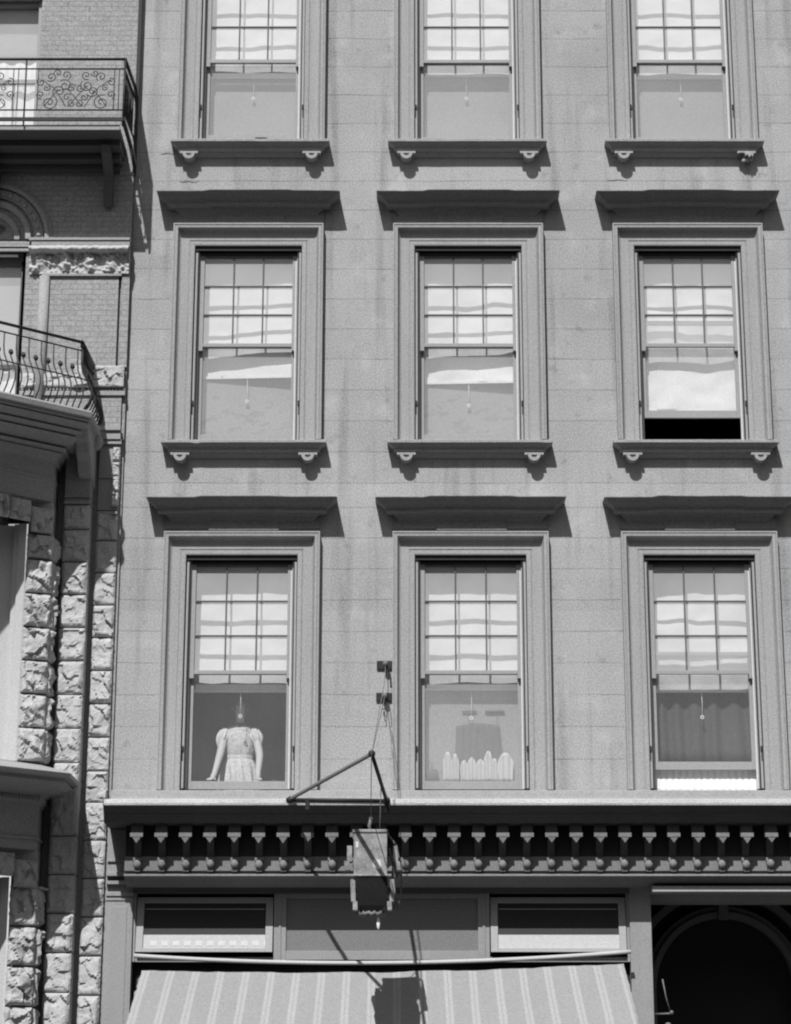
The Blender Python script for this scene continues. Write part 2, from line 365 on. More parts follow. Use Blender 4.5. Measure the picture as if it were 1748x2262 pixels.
def sill(c, zt, seed, broken=False):
    m = MB()
    pr = [(.03, zt-.165), (.045, zt-.145), (.07, zt-.128), (.075, zt-.118), (.128, zt-.114), (.134, zt-.098), (.122, zt-.090), (.130, zt-.076), (.146, zt-.062), (.162, zt-.052), (.178, zt-.044), (.182, zt-.037), (.205, zt-.034), (.207, zt-.003), (.20, zt), (.03, zt+.035)]
    m.ret_prism(pr, c-.915+.205, c+.915-.205)
    s = m.build('window_sill', 'trim', B, bevel=.003)
    for k, sx in enumerate((-.705, .71)):
        b = MB(); x = c+sx; zc = zt-.185; y0, y1 = -.165, .0
        b.box(x-.105, x+.105, y0+.015, 0, zc+.028, zc+.052)                        # cap
        if broken and k == 1:
            pts = [(-.085,.03),(-.03,.03),(-.01,-.01),(.005,.012),(.03,-.028),(.05,.005),(.062,-.02),(.085,.03)]
            b.add([(x+px, y0, zc+pz) for px, pz in pts] + [(x+px, y1, zc+pz-.03) for px, pz in pts], [tuple(range(8))] + [(i, (i+1) % 8, 8+(i+1) % 8, 8+i) for i in range(8)])
            for q in range(3): b.ball((x-.03+.04*q, -.09, zc-.045+.01*q), .028, 6)
        else:
            n = 14; Ro, Ri = .07, .034; o_ = []
            ring = []
            for i in range(n+1):
                a = math.pi + math.pi*i/n
                ring.append((math.cos(a), math.sin(a)))
            f, bk, inn, ind = [], [], [], []
            for cx_, cz_ in ring:
                f.append((x+cx_*Ro, y0, zc+.028+cz_*Ro)); inn.append((x+cx_*Ri, y0, zc+.028+cz_*Ri)); ind.append((x+cx_*Ri, y0+.035, zc+.028+cz_*Ri)); bk.append((x+cx_*Ro, y1, zc+.028+cz_*Ro))
            N = n+1; fs = []
            for i in range(n):
                fs += [(i, i+1, N+i+1, N+i), (N+i, N+i+1, 2*N+i+1, 2*N+i), (3*N+i, 3*N+i+1, i+1, i)]
            b.add(f+inn+ind+bk, fs)
            b.add(ind, [tuple(range(N))])
        b.build('bracket', 'trim' if k or 1 else 'trim', s)
    return s

def muntin(m, x0, x1, z0, z1, y0, y1, nx, nz_, t=.0075):
    m.mi = 1  # bars use the darker sash tone
    for i in range(1, nx):
        x = x0+(x1-x0)*i/nx; m.box(x-t, x+t, y0, y1, z0, z1)
    for j in range(1, nz_):
        z = z0+(z1-z0)*j/nz_; m.box(x0, x1, y0+.001, y1-.001, z-t, z+t)
    m.mi = 0

WIN = {}
def window(fl, i, rows=3, lift=0.0, upz=None):
    c = CX[i]; z0, z1, mt = FL[fl]['z0'], FL[fl]['z1'], FL[fl]['meet']
    m = MB(); h = HW
    # outer mould, box frame, head and wooden sill
    for s_ in (-1, 1):
        a, b = sorted((c+s_*h, c+s_*(h-.035))); m.box(a, b, .015, .26, z0+.03, z1)
        a, b = sorted((c+s_*(h-.035), c+s_*(h-.06))); m.box(a, b, .060, .25, z0+.03, z1-.035)
        a, b = sorted((c+s_*(h-.06), c+s_*(h-.072))); m.box(a, b, .128, .136, z0+.03, z1-.06)
    m.mi = 1; m.box(c-h+.035, c+h-.035, .013, .26, z1-.045, z1); m.box(c-h+.06, c+h-.06, .08, .25, z1-.06, z1-.045); m.mi = 0
    m.add([(c-h, -.03, z0-.0), (c+h, -.03, z0), (c+h, .26, z0+.035), (c-h, .26, z0+.035), (c-h, -.03, z0-.03), (c+h, -.03, z0-.03), (c+h, .26, z0-.03), (c-h, .26, z0-.03)],
          [(0,1,2,3), (4,5,1,0), (5,6,2,1), (7,4,0,3), (6,7,3,2)])
    m.mi = 1  # black head pieces and jamb strips carry the reveal's shadow as colour
    m.box(c-h+.002, c+h-.002, -.004, .012, z1-.05, z1-.004); m.box(c-h+.06, c+h-.06, .055, .0795, z1-.085, z1-.06)
    for s_ in (-1, 1):
        a, b = sorted((c+s_*(h-.034), c+s_*(h-.047))); m.box(a, b, .012, .0595, z0+.03, z1-.05)
        a, b = sorted((c+s_*(h-.001), c+s_*(h-.010))); m.box(a, b, .003, .0145, z0+.03, z1-.05)
    wd = m.build('sash_window', ['wood', 'shadowblack'], B)
    # bright bead on the right-hand jamb edge and hook
    m = MB(); m.box(c+h-.075, c+h-.061, .052, .0585, z0+.03, z1-.16); m.build('parting_bead', 'bead', wd)
    zc = z0+.42
    for s_ in (-1, 1):
        m = MB(); m.box(c+s_*(h-.018)-.010, c+s_*(h-.018)+.010, -.004, .0145, zc, zc+.05); m.box(c+s_*(h-.018)-.004, c+s_*(h-.018)+.004, .006, .0145, zc-.10, zc); m.build('hook', 'iron', wd)
    # upper sash (outer track)
    xi = h-.061; st = .048
    m = MB(); y0, y1 = .080, .122; zt, zb = z1-.061, mt-.022
    m.box(c-xi, c-xi+st, y0, y1, zb-.045, zt); m.box(c+xi-st, c+xi, y0, y1, zb-.045, zt)
    m.mi = 1; m.box(c-xi+st, c+xi-st, y0, y1, zt-.05, zt); m.mi = 0; m.box(c-xi+st, c+xi-st, y0-.004, y1, zb, zb+.040)  # top rail darkened too, continuing the head's painted shadow
    muntin(m, c-xi+st, c+xi-st, zb+.04, zt-.05, y0+.003, y1-.001, 3, rows)
    us = m.build('upper_sash', ['sash', 'darksash'], wd, bevel=.002)
    m = MB(); m.quad((c-xi+st, .105, zb+.04), (c+xi-st, .105, zb+.04), (c+xi-st, .105, zt-.05), (c-xi+st, .105, zt-.05)); m.build('pane', 'glass', us)
    # lower sash (inner track)
    m = MB(); y0, y1 = .140, .182; zb2 = z0+.032+lift; zt2 = mt+.022+lift
    m.box(c-xi, c-xi+st, y0, y1, zb2, zt2); m.box(c+xi-st, c+xi, y0, y1, zb2, zt2)
    m.box(c-xi+st, c+xi-st, y0, y1, zt2-.04, zt2); m.box(c-xi+st, c+xi-st, y0, y1, zb2, zb2+.085)
    ls = m.build('lower_sash', 'sash', wd, bevel=.002)
    m = MB(); m.quad((c-xi+st, .161, zb2+.085), (c+xi-st, .161, zb2+.085), (c+xi-st, .161, zt2-.04), (c-xi+st, .161, zt2-.04)); m.build('pane', 'clearglass' if (fl == 'C' and i != 1) else 'hazyglass', ls)
    WIN[fl, i] = wd
    architrave(c, z0, z1)
    return wd

def roller(fl, i, hem, pull, label, wav=.019, tilt=0, seed=0, ys=.275, x_off=0.0, skew=0.0):
    """roller shade hanging behind the sashes, its pull cord and ring"""
    c = CX[i]; z1 = FL[fl]['z1']; m = MB(); hw = .56
    t = empty('roller_shade', (c, ys, z1-.1), label, 'roller shade', 'roller shades behind the sash windows')
    m.tube([(c-hw, ys+.02, z1-.06), (c+hw, ys+.02, z1-.06)], .022, 10); m.build('roller', 'shade', t)
    m = MB(); H = z1-.06-hem
    def fn(u, v):
        x = c-hw+2*hw*u; z = z1-.06-H*v
        y = ys + wav*(noise.noise(Vector((x*2.2+seed*5, z*2.6, seed))) + .45*noise.noise(Vector((x*5.5, z*6+seed, seed+3))))
        y -= skew*(u-.25)*v
        return (x, y, z + (tilt*(u-.5) if v > .9 else 0))
    m.sheet(fn, 40, 60, .002); m.build('cloth', 'shade', t)
    m = MB(); m.add([(c-hw, ys-.006+skew*.25, hem-.012), (c+hw, ys-.006-skew*.75, hem-.012), (c+hw, ys+.006-skew*.75, hem-.012), (c-hw, ys+.006+skew*.25, hem-.012), (c-hw, ys-.006+skew*.25, hem+.014), (c+hw, ys-.006-skew*.75, hem+.014), (c+hw, ys+.006-skew*.75, hem+.014), (c-hw, ys+.006+skew*.25, hem+.014)], [(3,2,1,0),(4,5,6,7),(0,1,5,4),(1,2,6,5),(2,3,7,6),(3,0,4,7)]); m.build('hem_bar', 'shade', t)
    if pull:
        m = MB(); m.tube([(c+x_off, ys-.01, hem), (c+x_off+.004, ys-.012, (hem+pull)/2), (c+x_off, ys-.01, pull+.02)], .0032, 6); m.build('cord', 'knob', t)
        m = MB(); m.tube([(c+x_off+.016*math.cos(a*.5236), ys-.012, pull+.016*math.sin(a*.5236)) for a in range(12)], .006, 6, closed=True); m.build('ring_pull', 'knob', t)
    return t

def lining(fl, i, label, y=.312, zt=None, zb=None, name='window_lining', cat='curtain', mt='lining', fold=.0006, group='plain cloths hung behind the glass', freq=9):
    c = CX[i]; z0 = FL[fl]['z0'] if zb is None else zb; z1 = FL[fl]['z1'] if zt is None else zt
    m = MB()
    m.sheet(lambda u, v: (c-.60+1.2*u, y+fold*math.sin(u*freq*6.283+2*noise.noise(Vector((u*4, v, i))))+fold*noise.noise(Vector((u*11, v*1.5, 4.1+i))), z1+(z0-z1)*v), 120, 14, .002)
    o = m.build(name, mt, None); tag(o, label, cat, group); return o

window('A', 0, lift=.028); window('A', 1); window('A', 2)
window('B', 0); window('B', 1); window('B', 2, lift=.275)
window('C', 0); window('C', 1); window('C', 2, lift=.205)
for i, c in enumerate(CX):
    sill(c, FL['A']['z0']-.025, i, broken=(i == 2)); sill(c, FL['B']['z0']-.025, i+5)
    hood(c, 11.655, i); hood(c, 8.115, i+9)

m = MB(); m.box(-1.765, -1.625, -.02, .10, 12.345, 12.40); tag(m.build('dark_block', 'iron'), 'small black block on the sill under the top-left sash', 'block')
for (x0_, x1_, z_) in ((-2.86, -2.66, 12.205), (-2.63, -2.40, 11.86), (2.30, 2.55, 11.88)):
    MB().tube([(x0_+(x1_-x0_)*k/6, -.0, z_+.006*math.sin(k*1.7+x0_)) for k in range(7)], [.002, .006, .007, .005, .006, .004, .002], 5).build('crack', 'dark', B)
RS = roller
RS('A', 0, 13.26, 12.99, 'cream roller shade in the top-row window furthest left', seed=1)
RS('A', 1, 13.28, 12.99, 'cream roller shade in the middle window of the top row', seed=2)
RS('A', 2, 13.25, 12.98, 'cream roller shade in the top-row window furthest right', seed=3, x_off=0.02)
RS('B', 0, 9.605, 9.33, 'roller shade in the left window of the middle row, bright above its hem', seed=4, skew=.085, wav=.02)
RS('B', 1, 9.545, 9.28, 'roller shade in the centre window of the middle row, bright above its hem', seed=5, skew=.075, wav=.03)
RS('B', 2, 9.22, None, 'bright roller shade drawn nearly down behind the raised middle-row sash on the right', seed=6, wav=.034)
RS('C', 0, 6.09, 5.82, 'roller shade above the woman at the bottom-left window', seed=7)
RS('C', 1, 6.11, 5.80, 'roller shade in the bottom-row middle window above the hanging dark cloth', seed=8)
RS('C', 2, 6.09, 5.81, 'roller shade in the bottom-right window above a dark folded curtain', seed=9, wav=.032)
for i, s_ in enumerate(('left', 'middle', 'right')):
    lining('A', i, 'plain grey cloth behind the lower pane of the %s window in the top row' % s_)
lining('B', 0, 'plain grey cloth below the shade in the left window of the middle row')
lining('B', 1, 'plain grey cloth below the shade in the middle window of the middle row')
lining('C', 1, 'plain grey cloth behind the hanging dark cloth in the bottom-row middle window', y=.322)
lining('C', 0, 'smooth dark drape behind the woman in the bottom-left window', y=.95, mt='drape', fold=.02, name='drape', group='dark drapes in the bottom-row windows', freq=5)
lining('C', 2, 'dark drape in loose folds in the bottom-right window', y=.34, mt='drape', fold=.022, zb=5.31, name='drape', group='dark drapes in the bottom-row windows', freq=6)
o = MB().sheet(lambda u, v: (CX[2]-.55+1.1*u, .215+.0025*math.sin(u*110), 5.33-.33*v), 120, 6, .002).build('cafe_curtain', 'white'); tag(o, 'low white striped curtain under the raised sash of the bottom-right window', 'curtain')

# ---- what stands in the middle bottom window
c = CX[1]
def dk(u, v):
    x = c-.17+.50*u+.05*(v-.4)*(1 if u > .5 else -.3); 
    top = 5.72+.03*math.sin(u*3); bot = 5.30+.10*noise.noise(Vector((u*5, 1.3, 0)))-.12*u
    return (x, .292+.008*math.sin(u*40), top+(bot-top)*v)
o = MB().sheet(dk, 50, 12, .003).build('hanging_cloth', 'drape'); tag(o, 'dark cloth hung from a rod in the bottom-row middle window', 'cloth')
MT['midcloth'] = mat('mid_grey_cloth', .085, var=.1, grain=.1); o.data.materials[0] = MT['midcloth']
m = MB(); m.tube([(c-.10, .30, 5.875), (c+.06, .30, 5.88)], .010); m.tube([(c+.15, .30, 5.875), (c+.36, .30, 5.878)], .014)
m.tube([(c-.02, .30, 5.875), (c-.02, .30, 5.72)], .002); m.tube([(c+.28, .30, 5.875), (c+.28, .30, 5.72)], .002)
o = m.build('hanger_rod', 'midcloth'); tag(o, 'dark rod above the hanging dark cloth in the bottom-row middle window', 'rod')
prong = [(-.24,.30,.10),(-.155,.28,.08),(-.06,.21,.095),(.02,.24,.10),(.115,.22,.11),(.20,.31,.10),(.265,.23,.08),(.385,.29,.17)]
for k, (dx, hh, ww) in enumerate(prong):
    m = MB()
    def pf(u, v, dx=dx, hh=hh, ww=ww, k=k):
        a = u*2-1; top = 5.145+hh*(1-.35*abs(a)**2.2)
        return (c-.02+dx+a*ww*.5*(1.0-.12*v), .265+.012*math.cos(a*8+k), 5.13+(top-5.13)*(1-v))
    m.sheet(pf, 16, 8, .012); o = m.build('folded_white_cloth', 'midwhite')
    names = ['leftmost', 'second from the left', 'third from the left', 'fourth from the left', 'fourth from the right', 'third from the right', 'second from the right', 'rightmost and widest']
    tag(o, '%s white cloth on the sill of the bottom-row middle window' % names[k], 'cloth', 'white cloths along the sill of the middle window')
m = MB(); m.lathe([(.001, 0), (.05, .0), (.065, .03), (.075, .07), (.065, .11), (.05, .125), (.04, .12), (.001, .11)], (c-.43, .265, 5.13), 20)
m.tube([(c-.425, .265, 5.23), (c-.43, .265, 5.33)], .006); o = m.build('round_pot', 'midcloth'); tag(o, 'round dark pot at the left corner of the bottom-row middle window', 'pot')

# ---- woman leaning on the sill, bottom left window
def skin_obj(name, verts, edges, mt, parent, sub=2, root=0):
    me = bpy.data.meshes.new(name); base = Vector((-1.83, .5, 4.3))
    me.from_pydata([tuple(Vector(v[:3])-base) for v in verts], edges, []); o = bpy.data.objects.new(name, me); col.objects.link(o)
    ORG[o.name] = base
    md = o.modifiers.new('skin', 'SKIN'); md.use_smooth_shade = True
    for i, v in enumerate(verts):
        sv = me.skin_vertices[0].data[i]; rr = v[3] if isinstance(v[3], tuple) else (v[3], v[3]); sv.radius = rr; sv.use_root = (i == root)
    s_ = o.modifiers.new('sub', 'SUBSURF'); s_.levels = sub; s_.render_levels = sub
    me.materials.append(MT[mt]); me.update()
    if parent: o.parent = parent; o.location = base-ORG[parent.name]
    else: o.location = base
    return o
P = empty('person', (-1.83, .5, 4.3), 'woman in a pale puff-sleeved dress leaning on the sill, face in shade', 'person')
X = -1.83
V = [(X,.69,5.15,(.13,.10)), (X,.67,5.32,(.115,.085)), (X-.005,.65,5.50,(.12,.085)), (X-.005,.63,5.66,(.135,.085)), (X,.62,5.735,(.07,.055)), (X,.61,5.80,.042), (X,.595,5.86,.052), (X,.59,5.93,(.072,.085)), (X,.59,6.0,(.066,.078)), (X,.595,6.045,.03)]
Ed = [(0,1),(1,2),(2,3),(3,4),(4,5),(5,6),(6,7),(7,8),(8,9)]
def arm(sx, sh, el, wr, hd, fingers):
    b = len(V); V.extend([sh, el, wr, hd]); Ed.extend([(3,b),(b,b+1),(b+1,b+2),(b+2,b+3)])
    for f in fingers:
        q = len(V); V.extend(f); Ed.append((b+3, q))
        for k in range(len(f)-1): Ed.append((q+k, q+k+1))
arm(-1, (X-.165,.62,5.68,.052), (X-.20,.47,5.44,.044), (X-.245,.275,5.205,.030), (X-.262,.262,5.165,(.026,.018)),
    [[(X-.300,.250,5.150,.0095), (X-.330,.245,5.138,.008)], [(X-.288,.243,5.146,.009), (X-.315,.232,5.134,.008)], [(X-.275,.238,5.146,.009), (X-.296,.222,5.133,.008)], [(X-.262,.238,5.148,.0085), (X-.275,.222,5.135,.007)], [(X-.238,.246,5.150,.009), (X-.226,.236,5.138,.008)]])
arm(1, (X+.17,.62,5.68,.052), (X+.232,.47,5.42,.044), (X+.225,.275,5.205,.030), (X+.228,.262,5.165,(.026,.018)),
    [[(X+.258,.250,5.150,.0095), (X+.272,.245,5.138,.008)], [(X+.247,.243,5.146,.009), (X+.256,.228,5.134,.008)], [(X+.236,.238,5.146,.009), (X+.24,.221,5.133,.008)], [(X+.224,.238,5.148,.0085), (X+.224,.222,5.135,.007)], [(X+.204,.246,5.150,.009), (X+.19,.238,5.138,.008)]])
# legs
b = len(V); V.extend([(X-.09,.71,5.02,.085), (X-.09,.53,4.72,.055), (X-.09,.55,4.38,.035), (X-.09,.47,4.33,.035)]); Ed.extend([(0,b),(b,b+1),(b+1,b+2),(b+2,b+3)])
b = len(V); V.extend([(X+.09,.71,5.02,.085), (X+.09,.53,4.72,.055), (X+.09,.55,4.38,.035), (X+.09,.47,4.33,.035)]); Ed.extend([(0,b),(b,b+1),(b+1,b+2),(b+2,b+3)])
skin_obj('body', V, Ed, 'skin', P)
m = MB()                                                       # face: nose, eyes, mouth, ears
m.ball((X, .495, 5.935), .014, 8, 1.6); m.ball((X-.03, .515, 5.955), .009, 6); m.ball((X+.03, .515, 5.955), .009, 6)
m.ball((X-.076, .59, 5.94), .018, 6, 1.5); m.ball((X+.076, .59, 5.94), .018, 6, 1.5); m.box(X-.022, X+.022, .508, .516, 5.892, 5.898)
m.build('face', 'skin', P)
m = MB(); m.ball((X, .63, 5.965), .100, 12, 1.12); m.sheet(lambda u, v: (X+(.09+.006*math.sin(u*60))*math.cos(math.pi*(u*1.55-.275))*math.sin(math.pi*(.12+.62*v)), .61+.10*math.sin(math.pi*(u*1.55-.275))*math.sin(math.pi*(.12+.62*v)), 5.965+.105*math.cos(math.pi*(.05+.8*v))), 30, 14); m.build('hair', 'hair', P)
m = MB()                                                       # dress: gathered bodice, waistband and pleated skirt
prof = [(5.745,.085,.06),(5.725,.14,.075),(5.68,.178,.10),(5.62,.175,.115),(5.55,.165,.118),(5.48,.158,.112),(5.435,.146,.104),(5.43,.150,.108),(5.395,.150,.108),(5.385,.158,.115),(5.33,.185,.135),(5.24,.215,.16),(5.10,.235,.19),(4.85,.26,.23),(4.65,.28,.25)]
def dr(u, v):
    t = v*(len(prof)-1); i = min(int(t), len(prof)-2); k = t-i
    z, a, b_ = [prof[i][q]*(1-k)+prof[i+1][q]*k for q in range(3)]
    g = .014*math.sin(u*2*math.pi*13+z*5+2*noise.noise(Vector((u*7, z*3, 0))))*min(1, max(0, (5.42-z)*4)) + .009*noise.noise(Vector((math.cos(u*6.283)*4, math.sin(u*6.283)*4, z*7)))
    return (X+(a+g)*math.cos(2*math.pi*u), .655-(z-5.3)*.06+(b_+g)*math.sin(2*math.pi*u), z)
m.sheet(dr, 120, 56); m.build('dress', 'dress', P)
for sx in (-1, 1):                                             # puff sleeves
    m = MB(); m.sheet(lambda u, v, sx=sx: (X+sx*(.155+.055*v)+(.025+.045*math.sin(math.pi*min(1, .12+v*.86)))*(1+.10*math.sin(u*2*math.pi*9))*math.cos(2*math.pi*u), .615-.06*v+(.022+.045*math.sin(math.pi*min(1, .12+v*.86)))*(1+.10*math.sin(u*2*math.pi*9))*math.sin(2*math.pi*u), 5.735-.20*v), 60, 14); m.build('puff_sleeve', 'dress', P)
for sx in (-1, 1):
    m = MB(); m.sheet(lambda u, v, sx=sx: (X+sx*(.012+.135*u), .535+.05*u-.012*math.sin(u*3)+.03*(1-v), 5.76-.02*u-(.075-.03*u+.012*math.sin(u*18))*v), 20, 6, .004); m.build('collar', 'dress', P)
P.location.y -= .05

# ---------------------------------------------------------------- ledge and shopfront cornice
m = MB()
rn = []
pr = [(0,4.70),(-.13,4.70),(-.13,4.992),(0,5.0)]
m.xprism(pr, XL+.001, XR)
m.box(XL+.001, XR, -.145, -.13, 4.89, 4.925)
m.build('window_ledge', 'trim', B, bevel=.006)
YF = -.525                                    # plane of the cornice's lower frieze
X0, X1 = XL+.01, XR
SC = MB()
prof = [(-.0,4.90),(-.10,4.898),(-.93,4.802),(-.955,4.800),(-.958,4.742),(-.935,4.738),(-.90,4.705),(-.868,4.68),(-.862,4.655),(-.845,4.645),(-.815,4.60),(-.80,4.588),(-.60,4.586),(0,4.586)]
prof2 = [(0,4.584),(YF,4.584),(YF,4.132),(YF+.035,4.126),(YF+.035,4.098),(YF-.026,4.098),(YF-.034,4.078),(YF+.05,4.062),(YF+.10,4.02),(-.2,3.99),(0,3.99)]
SC.xprism(prof, -3.13, X1); SC.mi = 1; SC.xprism(prof2, -2.93, X1)
cor = SC.build('shopfront_cornice', ['hood', 'hood'], B)
MT['cornice'] = mat('weathered_cornice_sunlit', .17, var=.2, grain=.1, streak=.1); MT['cornice_shaded'] = mat('shaded_cornice', .075, var=.2, grain=.1, streak=.1); cor.data.materials[0] = MT['cornice_shaded']; cor.data.materials[1] = MT['cornice']  # shade put into colour: darker copy for crown and bracket bodies, paler where sunlit
MB().box(-2.925, X1, YF-.003, YF, 4.275, 4.582).build('frieze_shade_panel', 'iron', cor)  # black sheet painting in the deep shade between the brackets
m = MB()                                       # pale worn upper edge
m.add([(-3.12,-.962,4.806),(X1,-.962,4.806),(X1,-.13,4.905),(-3.12,-.13,4.905),(-3.12,-.966,4.768),(X1,-.966,4.768),(-3.12,-.961,4.748),(X1,-.961,4.748)], [(0,1,2,3),(4,5,1,0),(6,7,5,4)])
m.build('flashing', 'ledge', cor)
sp = (3.76+2.795)/26
bx = -2.795
kk = 0
rx = random.Random(3)
while bx < X1-.1:
    m = MB(); dz = rx.uniform(-.006, .006)
    m.mi = 1; m.box(bx-.060, bx+.060, -.73, YF, 4.49, 4.585); m.mi = 0
    # hanging faceted drop at the front
    f_ = -.757; m.box(bx-.066, bx+.066, f_, -.70, 4.452, 4.492)
    m.add([(bx-.046, f_+.004, 4.452), (bx+.046, f_+.004, 4.452), (bx, f_+.012, 4.392+dz), (bx-.046, -.70, 4.452), (bx+.046, -.70, 4.452), (bx, -.70, 4.392+dz)], [(0,1,2),(5,4,3),(0,3,4,1),(1,4,5,2),(2,5,3,0)])
    # body: concave console tapering down to a round scroll
    m.mi = 1
    sec = [(YF,4.515),(-.66,4.515),(-.64,4.45),(-.605,4.40),(-.565,4.34),(-.54,4.28),(-.535,4.22),(YF,4.20)]
    m.xprism(sec, bx-.036, bx+.036)
    m.mi = 0; m.smooth = True
    n = 12; cy, cz, r = -.566, 4.195+dz, .044
    m.lathe([(max(1e-4, r*math.sin(math.pi*i/8)), -r*1.05*math.cos(math.pi*i/8)) for i in range(9)], (bx, cy, cz), 12)
    m.smooth = False
    m.box(bx-.045, bx+.045, -.565, YF, 4.228, 4.262)
    m.mi = 1; m.box(bx-.030, bx+.030, -.570, YF+.03, 4.118, 4.155)
    m.build('bracket', ['cornice', 'cornice_shaded'], cor)
    bx += sp; kk += 1

# left pier, right pier, heads
m = MB()
m.box(XL+.002, -2.86, -.10, .40, 0, 4.02)
m.box(XL+.001, -2.855, -.118, -.10, 3.905, 3.945); m.box(XL+.001, -2.858, -.112, -.10, 3.86, 3.885)
m.box(XL+.002, -2.905, -.10, .40, 4.02, 4.582); m.box(XL+.001, -2.90, -.125, -.10, 4.25, 4.275)
m.box(XL+.07, -2.92, -.108, -.10, 2.2, 3.80); m.box(XL+.001, -2.84, -.20, .0, 4.10, 4.14) ; m.box(XL+.001, -2.85, -.16, -.10, 4.02, 4.06)
m.build('left_pier', 'shopwood', B, bevel=.004).location.y -= .09
m = MB(); m.box(2.315, 2.54, -.10, .40, 0, 4.03); m.build('right_pier', 'shopwood', B, bevel=.004).location.y -= .09
m = MB()
for a, b in ((-1.39, -1.262), (.738, .858)): m.box(a, b, 0.03, .16, 3.25, 3.935); m.box((a+b)/2-.012, (a+b)/2+.012, .018, .03, 3.25, 3.935)
m.box(-2.86, -2.83, .03, .16, 3.25, 3.935); m.box(2.285, 2.315, .03, .16, 3.25, 3.935)
m.box(-2.83, -1.39, .05, .16, 3.25, 3.30); m.box(.858, 2.285, .05, .16, 3.25, 3.30)
m.box(-1.262, .738, .035, .15, 3.27, 3.36); m.box(-1.262, .738, .04, .15, 3.885, 3.935)
sf = m.build('shopfront_frame', 'shopwood', B, bevel=.003); sf.location.y -= .18
m = MB(); m.box(-2.86, 2.315, -.02, .40, 3.936, 3.99); m.build('head_beam', 'dark', sf)
m = MB(); m.box(-1.262, .738, .09, .094, 3.405, 3.885); tag(m.build('fixed_pane', 'smoke', sf), None)
MT['blind'] = mat('grey_blind', .17, var=.05, grain=.08)
o = sf; m = MB(); m.box(-1.262, .738, .055, .059, 3.36, 3.88); m.build('pale_blind', 'blind', sf)
# tilted transom sashes left and right (hinged at the top, foot pushed out)
for a, b, lab, dots in ((-2.822, -1.40, 'tilted transom sash with a pale dotted curtain at its foot', True), (.868, 2.278, 'tilted transom sash with a plain pale foot', False)):
    L, off = .56, .10
    def T(x, y, z):                                                       # tilt about the head
        h_ = 3.90; d_ = h_-z; return (x, .075+y-off*d_/L, z)
    m = MB()
    def tb(x0, x1, y0, y1, z0, z1):
        m.add([T(x0,y0,z0),T(x1,y0,z0),T(x1,y1,z0),T(x0,y1,z0),T(x0,y0,z1),T(x1,y0,z1),T(x1,y1,z1),T(x0,y1,z1)], [(3,2,1,0),(4,5,6,7),(0,1,5,4),(1,2,6,5),(2,3,7,6),(3,0,4,7)])
    tb(a, a+.075, 0, .04, 3.345, 3.90); tb(b-.075, b, 0, .04, 3.345, 3.90); tb(a+.075, b-.075, 0, .04, 3.345, 3.385); tb(a+.075, b-.075, 0, .04, 3.84, 3.90)
    ts = m.build('transom_sash', 'trans', B, bevel=.003); ts.location.y -= .18; ts['label'] = lab
    m = MB(); m.mi = 0; y = .022
    m.add([T(a+.075,y,3.385),T(b-.075,y,3.385),T(b-.075,y,3.84),T(a+.075,y,3.84)], [(0,1,2,3)])
    m.build('pane', 'blind2', ts) if False else None
    mm = MB(); mm.add([T(a+.075,y,3.385),T(b-.075,y,3.385),T(b-.075,y,3.52),T(a+.075,y,3.52)], [(0,1,2,3)]); mm.build('curtain', 'tcloth', ts)
    mm = MB(); mm.add([T(a+.075,y,3.52),T(b-.075,y,3.52),T(b-.075,y,3.84),T(a+.075,y,3.84)], [(0,1,2,3)]); mm.build('pane', 'shadowblack', ts)  # upper pane in the same shadow black
    mm = MB(); mm.add([T(a+.09,y-.004,3.775),T(b-.09,y-.004,3.775),T(b-.09,y-.004,3.785),T(a+.09,y-.004,3.785)], [(0,1,2,3)]); mm.build('rail', 'wood', ts)
    if dots:
        mm = MB()
        for k in range(11):
            x = a+.15+k*.118; mm.add([T(x,y-.003,3.41),T(x+.07,y-.003,3.41),T(x+.07,y-.003,3.46),T(x,y-.003,3.46)], [(0,1,2,3)])
        mm.build('pattern', 'box2', ts)
# space behind the shopfront below and the entrance
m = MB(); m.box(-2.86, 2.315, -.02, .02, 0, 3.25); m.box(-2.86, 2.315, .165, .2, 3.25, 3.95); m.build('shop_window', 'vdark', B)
m = MB(); m.box(-2.86, 2.315, -.16, -.02, 0, .55); m.build('stall_riser', 'dark', B)
m = MB()                                        # dark arched entrance porch
m.box(2.54, XR, -.45, .10, 3.93, 3.985); m.box(2.54, XR, -.05, .40, 3.86, 3.93)
m.box(5.15, XR, -.10, .40, 0, 3.86)
ent = m.build('porch', 'wood', B)
m = MB(); acx, acz, yb = 3.40, 3.02, .9; n = 40
def arc(r0, r1, y0, y1):
    vs_ = []; fs = []
    for i in range(n+1):
        a = math.pi*i/n; ca, sa = math.cos(a), math.sin(a)
        vs_ += [(acx+r0*ca, y0, acz+r0*sa), (acx+r1*ca, y0, acz+r1*sa), (acx+r1*ca, y1, acz+r1*sa), (acx+r0*ca, y1, acz+r0*sa)]
    for i in range(n):
        for k in range(4): fs.append((4*i+k, 4*i+(k+1) % 4, 4*i+4+(k+1) % 4, 4*i+4+k))
    m.smooth = False; m.add(vs_, fs)
    for s_ in (-1, 1):
        a, b = sorted((acx+s_*r0, acx+s_*r1)); m.box(a, b, y0, y1, 0, acz)
arc(.74, .80, yb-.10, yb+.1); arc(.80, .86, yb-.05, yb+.1); arc(.98, 1.06, yb-.09, yb+.1)
m.box(acx-.05, acx+.05, yb-.16, yb, acz+.72, acz+.88)
m.build('arch_moulding', 'darkstone', ent)
